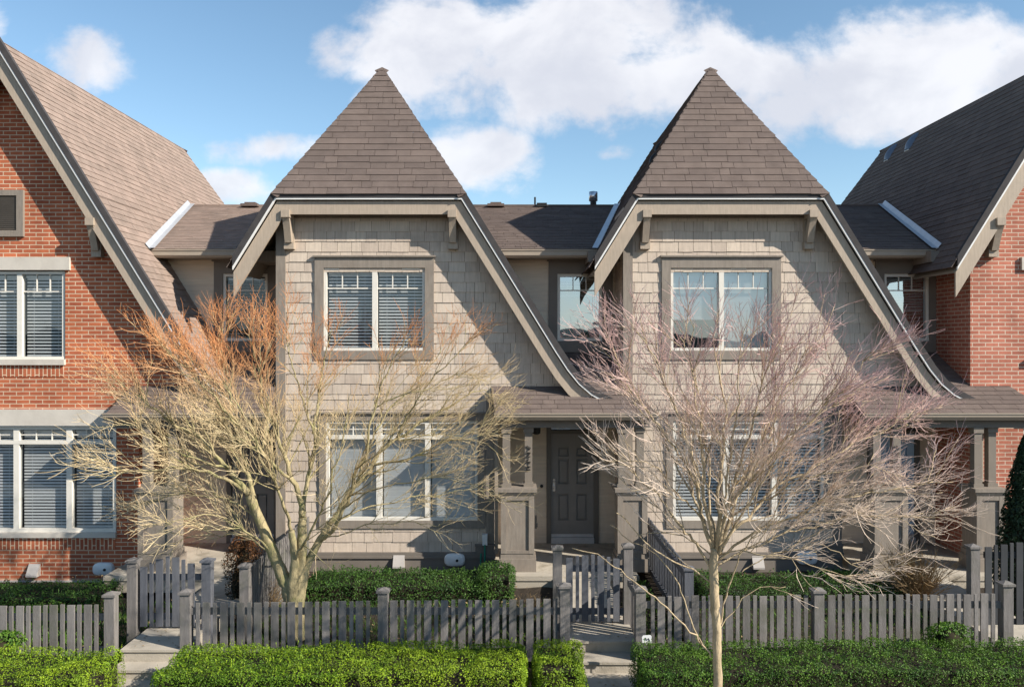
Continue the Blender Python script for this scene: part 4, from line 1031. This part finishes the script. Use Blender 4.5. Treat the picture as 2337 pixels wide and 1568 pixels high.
Y1 = -3.0
def pl(l, y=Y1):
    out = []
    for q in l: out.append(P(q[0], q[1], q[2] if len(q) > 2 else y))
    return out
trunk1 = [(pl([(668, 1470), (665, 1392), (664, 1365), (655, 1335), (628, 1275), (598, 1200, -3.05), (568, 1130, -3.1)]), [.15, .12, .10, .085, .075, .066, .056]),
          (pl([(672, 1470), (672, 1392), (676, 1350), (684, 1300), (689, 1240), (690, 1180)]), [.15, .12, .10, .075, .068, .055]),
          (pl([(676, 1470), (676, 1392), (684, 1350), (700, 1290, -2.95), (725, 1240, -2.9), (752, 1195, -2.9)]), [.14, .11, .09, .06, .05, .045]),
          (pl([(672, 1470, -3.05), (672, 1392, -3.05), (668, 1355, -3.05), (672, 1280, -3.1), (665, 1210, -3.15)]), [.13, .10, .08, .05, .042])]
L1 = [  # polyline, start radius, end radius, weight
  ([(568,1130,-3.1),(525,1065,-3.15),(455,1000,-3.25),(370,940,-3.4),(310,895,-3.5),(250,860,-3.6)], .045, .006, 1.2),
  ([(598,1200,-3.05),(580,1120,-2.9),(550,1030,-2.8),(500,940,-2.7),(430,850,-2.6),(350,775,-2.5)], .045, .006, 1.3),
  ([(550,1030,-2.8),(530,930,-2.6),(515,830,-2.4),(500,745,-2.3)], .02, .004, 1.3),
  ([(568,1130,-3.1),(500,1085,-3.3),(420,1070,-3.5),(340,1072,-3.7),(260,1085,-3.8),(225,1090,-3.85)], .03, .005, .9),
  ([(525,1065,-3.15),(450,1050,-3.5),(370,1010,-3.7),(300,970,-3.9)], .022, .004, 1.1),
  ([(628,1275),(560,1210,-3.3),(480,1180,-3.5),(420,1180,-3.7),(370,1200,-3.8)], .018, .004, .8),
  ([(690,1180),(675,1105,-3.05),(645,1030,-3.1),(612,950,-3.1),(590,860,-3.1),(575,770,-3.1)], .045, .006, 1.2),
  ([(675,1105,-3.05),(625,1060,-3.3),(560,985,-3.6),(480,900,-3.8),(400,820,-3.9)], .026, .005, 1.3),
  ([(690,1180),(704,1090,-2.8),(716,990,-2.6),(728,900,-2.4),(745,810,-2.3),(752,750,-2.3)], .038, .005, 1.),
  ([(716,990,-2.6),(690,900,-2.6),(665,820,-2.5),(650,745,-2.5)], .02, .004, 1.1),
  ([(752,1195,-2.9),(800,1130,-2.9),(850,1060,-2.9),(905,1000,-2.85),(985,950,-2.8),(1050,910,-2.7),(1115,890,-2.6)], .042, .006, .9),
  ([(725,1240,-2.9),(770,1190,-3.1),(805,1110,-3.3),(835,1020,-3.4),(858,930,-3.4),(890,840,-3.4),(930,775,-3.4)], .036, .005, .9),
  ([(850,1060,-2.9),(935,1045,-3.1),(1010,1010,-3.2),(1070,990,-3.3),(1130,970,-3.3)], .022, .004, .9),
  ([(800,1130,-2.9),(840,1040,-2.6),(880,950,-2.4),(950,870,-2.2),(1010,800,-2.1)], .022, .004, .8),
  ([(905,1000,-2.85),(960,900,-3.1),(1020,830,-3.2),(1080,770,-3.2)], .016, .004, .7),
  ([(800,1130,-3.0),(880,1110,-3.4),(980,1090,-3.6),(1080,1110,-3.7),(1120,1150,-3.7)], .014, .003, .55),
  ([(665,1210,-3.15),(640,1130,-3.5),(600,1050,-3.8),(560,950,-4.0),(500,860,-4.0)], .026, .005, 1.1),
  ([(672,1280,-3.1),(720,1190,-3.5),(760,1100,-3.8),(780,1000,-3.9),(800,900,-3.9)], .022, .004, .7),
  ([(598,1200,-3.05),(540,1150,-2.8),(470,1130,-2.6),(390,1130,-2.5),(310,1150,-2.4)], .018, .004, 1.),
  ([(628,1275),(590,1240,-2.8),(530,1220,-2.7),(450,1225,-2.6),(370,1250,-2.6)], .013, .003, .8),
  ([(752,1195,-2.9),(820,1165,-2.6),(900,1140,-2.4),(990,1130,-2.3),(1080,1120,-2.2)], .015, .003, .6),
  ([(725,1240,-2.9),(785,1215,-3.2),(855,1195,-3.4),(930,1190,-3.5),(1010,1200,-3.6)], .012, .003, .5),
  ([(858,930,-3.4),(920,900,-3.4),(990,880,-3.4),(1060,850,-3.4)], .012, .003, .8),
  ([(905,1000,-2.85),(990,990,-2.6),(1060,1000,-2.5),(1115,1020,-2.5)], .013, .003, .9),
]
L1 = [(pl(a), r0, r1, w) for a, r0, r1, w in L1]
make_tree('bare_tree', 'broad bare tree with several mossy stems and orange tips, left of centre', tuple(P(670, 1460, Y1)), trunk1, L1, 'bark', 'twig',
          (7.6, 7.2, (2, 4)), P(670, 1250, Y1), 11, lambda p: min(1, max(.03, (p.z-2.95)/.85-max(0, p.x+2.4)*.25)), ((.35, .85), (.22, .52), (.1, .26)))
Y2 = -5.7
tp = lambda l: pl(l, Y2)
trunk2 = [(tp([(1640, 1760), (1639, 1600), (1636, 1480), (1632, 1380), (1629, 1300), (1630, 1250)]), [.056, .05, .047, .045, .048, .044])]
L2 = [
  ([(1629,1300),(1595,1255),(1560,1205,-5.8),(1520,1155,-5.9),(1475,1110,-6.0),(1430,1050,-6.1),(1400,1010,-6.2)], .018, .004, .55),
  ([(1630,1262),(1608,1190),(1592,1110,-5.6),(1570,1010,-5.5),(1530,900,-5.4),(1480,800,-5.3),(1440,740,-5.3)], .026, .004, 1.1),
  ([(1630,1255),(1612,1160,-5.8),(1604,1060,-5.9),(1598,950,-6.0),(1575,850,-6.0),(1550,770,-6.0)], .024, .004, 1.),
  ([(1632,1250),(1640,1150,-5.6),(1650,1040,-5.5),(1655,930,-5.4),(1645,840,-5.3),(1630,760,-5.2)], .026, .004, 1.),
  ([(1634,1258),(1662,1160,-5.8),(1688,1060,-5.9),(1718,960,-6.0),(1752,860,-6.1),(1790,770,-6.1)], .026, .004, 1.),
  ([(1636,1262),(1668,1180),(1700,1100,-5.5),(1742,1000,-5.4),(1782,900,-5.3),(1840,810,-5.2),(1880,760,-5.2)], .026, .004, 1.1),
  ([(1636,1270),(1690,1190,-5.5),(1760,1125,-5.4),(1850,1065,-5.3),(1950,1010,-5.2),(2060,960,-5.1),(2120,940,-5.1)], .02, .004, 1.3),
  ([(1638,1280),(1720,1215,-5.8),(1810,1175,-5.9),(1900,1140,-6.0),(2010,1120,-6.0),(2130,1105,-6.0)], .016, .004, 1.25),
  ([(1638,1290),(1730,1240,-5.5),(1840,1205,-5.3),(1940,1180,-5.2),(2060,1180,-5.2),(2150,1170,-5.2)], .013, .003, 1.1),
  ([(1662,1160,-5.8),(1740,1060,-6.2),(1830,970,-6.4),(1930,880,-6.5),(2000,800,-6.5)], .016, .004, 1.1),
  ([(1608,1190),(1560,1100,-5.3),(1510,1000,-5.1),(1450,920,-5.0),(1400,880,-5.0)], .016, .004, 1.1),
  ([(1592,1110,-5.6),(1540,1020,-5.9),(1480,940,-6.1),(1420,860,-6.2),(1395,800,-6.2)], .013, .004, 1.1),
  ([(1626,1498),(1604,1470),(1522,1386,-5.8),(1438,1320,-5.8),(1358,1264,-5.9),(1306,1250,-5.9)], .011, .005, .06),
  ([(1630,1335),(1581,1303),(1494,1252,-5.8),(1456,1221,-5.8),(1419,1189,-5.85),(1405,1168,-5.9)], .011, .005, .1),
  ([(1604,1472),(1578,1414),(1560,1364,-5.6),(1531,1306,-5.6),(1447,1231,-5.6),(1391,1196,-5.6)], .009, .004, .08),
  ([(1641,1430),(1668,1321,-5.7),(1697,1250,-5.8),(1765,1175,-5.9),(1826,1044,-6.0)], .010, .004, .3),
  ([(1691,1307,-5.7),(1770,1260,-5.6),(1880,1250,-5.6),(1960,1290,-5.6),(2040,1300,-5.6)], .007, .003, .6),
  ([(1640,1440),(1670,1395,-5.6),(1720,1355,-5.6),(1790,1335,-5.6)], .007, .003, .15),
  ([(1631,1250),(1622,1150,-5.5),(1618,1040,-5.4),(1600,930,-5.3),(1585,820,-5.2),(1590,740,-5.2)], .017, .003, .8),
  ([(1633,1255),(1650,1160,-6.0),(1668,1050,-6.1),(1680,940,-6.2),(1690,830,-6.3),(1700,750,-6.3)], .018, .003, .8),
  ([(1630,1262),(1600,1180,-5.4),(1570,1080,-5.2),(1545,960,-5.1),(1510,850,-5.0),(1490,780,-5.0)], .016, .003, .8),
  ([(1635,1262),(1665,1190,-5.4),(1705,1080,-5.3),(1745,980,-5.2),(1775,870,-5.1),(1780,790,-5.1)], .016, .003, .8),
  ([(1637,1268),(1690,1180,-6.0),(1745,1090,-6.2),(1800,1010,-6.3),(1860,930,-6.4),(1920,860,-6.4)], .015, .003, 1.),
  ([(1632,1275),(1590,1240,-5.5),(1540,1220,-5.4),(1490,1215,-5.3),(1455,1222,-5.3)], .010, .003, .4),
  ([(1560,1205,-5.8),(1500,1160,-5.6),(1450,1125,-5.5),(1415,1095,-5.5)], .010, .003, .7),
  ([(1608,1190),(1540,1120,-6.0),(1490,1065,-6.2),(1435,1045,-6.3)], .012, .003, .8),
  ([(1636,1270),(1710,1260,-5.9),(1790,1270,-6.0),(1870,1300,-6.0),(1940,1310,-6.0)], .010, .003, .7),
  ([(1668,1180),(1740,1140,-6.0),(1820,1100,-6.2),(1920,1070,-6.3),(2020,1060,-6.3)], .013, .003, 1.1),
  ([(1700,1100,-5.5),(1790,1010,-5.1),(1880,940,-5.0),(1980,880,-4.9)], .014, .003, 1.1),
]
L2 = [(tp(a), r0, r1, w) for a, r0, r1, w in L2]
make_tree('bare_tree', 'slender single-trunked bare tree with rosy twigs in front of the right hedge', tuple(P(1640, 1760, Y2)), trunk2, L2, 'bark2', 'twig2',
          (7.4, 6.6, (2, 3)), P(1634, 1290, Y2), 5, lambda p: min(1, max(.05, (p.z-2.8)/1.0+max(0, p.x-2.0)*.28*(1 if p.z > 2.0 else .2))), ((.3, .78), (.22, .5), (.1, .24)))

# ------------------------------------------------------------------ sky with clouds, sun, camera
SUN = V((1.17, -.58, .80)).normalized()
el = math.asin(SUN.z); az = math.atan2(SUN.x, SUN.y)
world = bpy.data.worlds.new('World'); bpy.context.scene.world = world; world.use_nodes = True
N, L = world.node_tree.nodes, world.node_tree.links
bg = N['Background']; bg.inputs['Strength'].default_value = .073
sky = N.new('ShaderNodeTexSky'); sky.sky_type = 'NISHITA'; sky.sun_disc = False; sky.sun_elevation = el; sky.sun_rotation = az
sky.air_density = 1.0; sky.dust_density = .1; sky.ozone_density = 1.6
def mth(op, a, b=None, c=None, clamp=False):
    n = N.new('ShaderNodeMath'); n.operation = op; n.use_clamp = clamp
    for i, x in enumerate((a, b, c)):
        if x is None: continue
        if isinstance(x, (int, float)): n.inputs[i].default_value = x
        else: L.new(x, n.inputs[i])
    return n.outputs[0]
tc = N.new('ShaderNodeTexCoord'); sx = N.new('ShaderNodeSeparateXYZ'); L.new(tc.outputs['Generated'], sx.inputs[0])
ay_ = mth('MAXIMUM', mth('ABSOLUTE', sx.outputs['Y']), .06)
u_ = mth('DIVIDE', sx.outputs['X'], ay_); v_ = mth('DIVIDE', sx.outputs['Z'], ay_)
cv = N.new('ShaderNodeCombineXYZ'); L.new(u_, cv.inputs[0]); L.new(v_, cv.inputs[1])
def nse(scale, det, rough, off=(0, 0, 0), dist=0):
    mp = N.new('ShaderNodeMapping'); mp.inputs['Location'].default_value = off; mp.inputs['Scale'].default_value = (1, 1.25, 1)
    L.new(cv.outputs[0], mp.inputs['Vector'])
    n = N.new('ShaderNodeTexNoise'); n.inputs['Scale'].default_value = scale; n.inputs['Detail'].default_value = det; n.inputs['Roughness'].default_value = rough
    n.inputs['Distortion'].default_value = dist
    L.new(mp.outputs[0], n.inputs['Vector']); return n.outputs['Fac']
CL = [(190,138,120,78,1),(820,120,150,75,.8),(760,60,110,60,.3),(1010,100,230,130,1),(1280,140,330,170,1.1),(1560,170,260,130,1),(1120,235,300,60,.7),(1330,40,330,70,.9),
      (1800,200,190,140,1),(2120,170,280,150,1.2),(2270,160,180,95,1),(2000,290,260,60,.75),(1800,300,170,45,.6),(2200,250,220,65,.7),(1090,365,165,95,1),(1180,380,110,60,.6),(610,345,150,45,.75),(545,430,130,50,.9),(1405,345,60,22,.5),
      (2400,320,200,60,.7),(-200,320,260,80,.8),(-300,60,300,90,.9),(2650,100,300,120,1)]
dens = None
for (cx, cy, rx, ry_, k) in CL:
    du = mth('MULTIPLY', mth('SUBTRACT', u_, (cx-1168.5)/F), F/rx); dv = mth('MULTIPLY', mth('SUBTRACT', v_, (784-cy)/F), F/ry_)
    r2 = mth('ADD', mth('MULTIPLY', du, du), mth('MULTIPLY', dv, dv))
    e = mth('MULTIPLY', mth('MAXIMUM', mth('SUBTRACT', 1.0, mth('MULTIPLY', r2, .5)), 0.0), k)
    dens = e if dens is None else mth('MAXIMUM', dens, e)
n1 = nse(7, 9, .58, (3.1, 1.7, 0), .3); n2 = nse(22, 6, .6, (0, 0, 0)); n3 = nse(4.5, 7, .55, (3.13, 1.62, .2), .3)
nn = mth('ADD', mth('MULTIPLY', mth('SUBTRACT', n1, .5), 1.5), mth('MULTIPLY', mth('SUBTRACT', n2, .5), .6))
d_ = mth('ADD', dens, nn)
mr = N.new('ShaderNodeMapRange'); mr.interpolation_type = 'SMOOTHSTEP'; mr.inputs['From Min'].default_value = .42; mr.inputs['From Max'].default_value = .88; mr.inputs['To Max'].default_value = .86
L.new(d_, mr.inputs['Value'])
sh = N.new('ShaderNodeMapRange'); sh.interpolation_type = 'SMOOTHSTEP'; sh.inputs['From Min'].default_value = .40; sh.inputs['From Max'].default_value = .64
L.new(mth('ADD', n3, mth('MULTIPLY', d_, .04)), sh.inputs['Value'])
cc = N.new('ShaderNodeMix'); cc.data_type = 'RGBA'
cc.inputs['A'].default_value = (8.6, 8.5, 8.7, 1); cc.inputs['B'].default_value = (6.5, 6.55, 7.1, 1)
L.new(sh.outputs[0], cc.inputs['Factor'])
hs = N.new('ShaderNodeHueSaturation'); hs.inputs['Hue'].default_value = .492; hs.inputs['Saturation'].default_value = 1.04; hs.inputs['Value'].default_value = 1.45
L.new(sky.outputs[0], hs.inputs['Color'])
mx = N.new('ShaderNodeMix'); mx.data_type = 'RGBA'
front = mth('GREATER_THAN', sx.outputs['Y'], 0.0)
bank = N.new('ShaderNodeMapRange'); bank.interpolation_type = 'SMOOTHSTEP'; bank.inputs['From Min'].default_value = .42; bank.inputs['From Max'].default_value = .02
L.new(mth('ADD', v_, mth('MULTIPLY', mth('SUBTRACT', n1, .5), .5)), bank.inputs['Value'])
fac = mth('ADD', mth('MULTIPLY', mr.outputs[0], front), mth('MULTIPLY', mth('MULTIPLY', bank.outputs[0], .5), mth('SUBTRACT', 1.0, front)))
L.new(fac, mx.inputs['Factor']); L.new(hs.outputs[0], mx.inputs['A']); L.new(cc.outputs['Result'], mx.inputs['B'])
L.new(mx.outputs['Result'], bg.inputs['Color'])

sl = bpy.data.lights.new('sun', 'SUN'); sl.energy = 5.0; sl.angle = math.radians(.5); sl.color = (1, .93, .83)
so = bpy.data.objects.new('sun', sl); C.objects.link(so); so.rotation_euler = (-SUN).to_track_quat('-Z', 'Y').to_euler(); so.location = (20, -30, 25)
cam = bpy.data.cameras.new('camera'); cam.sensor_width = 36; cam.lens = 36*F/2337; cam.clip_end = 3000; cam.clip_start = .1
co = bpy.data.objects.new('camera', cam); C.objects.link(co); co.location = (0, CAMY, CAMZ); co.rotation_euler = (math.pi/2, 0, 0)
sc = bpy.context.scene; sc.camera = co
sc.view_settings.view_transform = 'Standard'; sc.view_settings.look = 'None'; sc.view_settings.exposure = .75; sc.view_settings.gamma = 1
sc.cycles.caustics_reflective = False; sc.cycles.caustics_refractive = False; sc.cycles.max_bounces = 4; sc.cycles.diffuse_bounces = 3; sc.cycles.glossy_bounces = 2; sc.cycles.transparent_max_bounces = 8
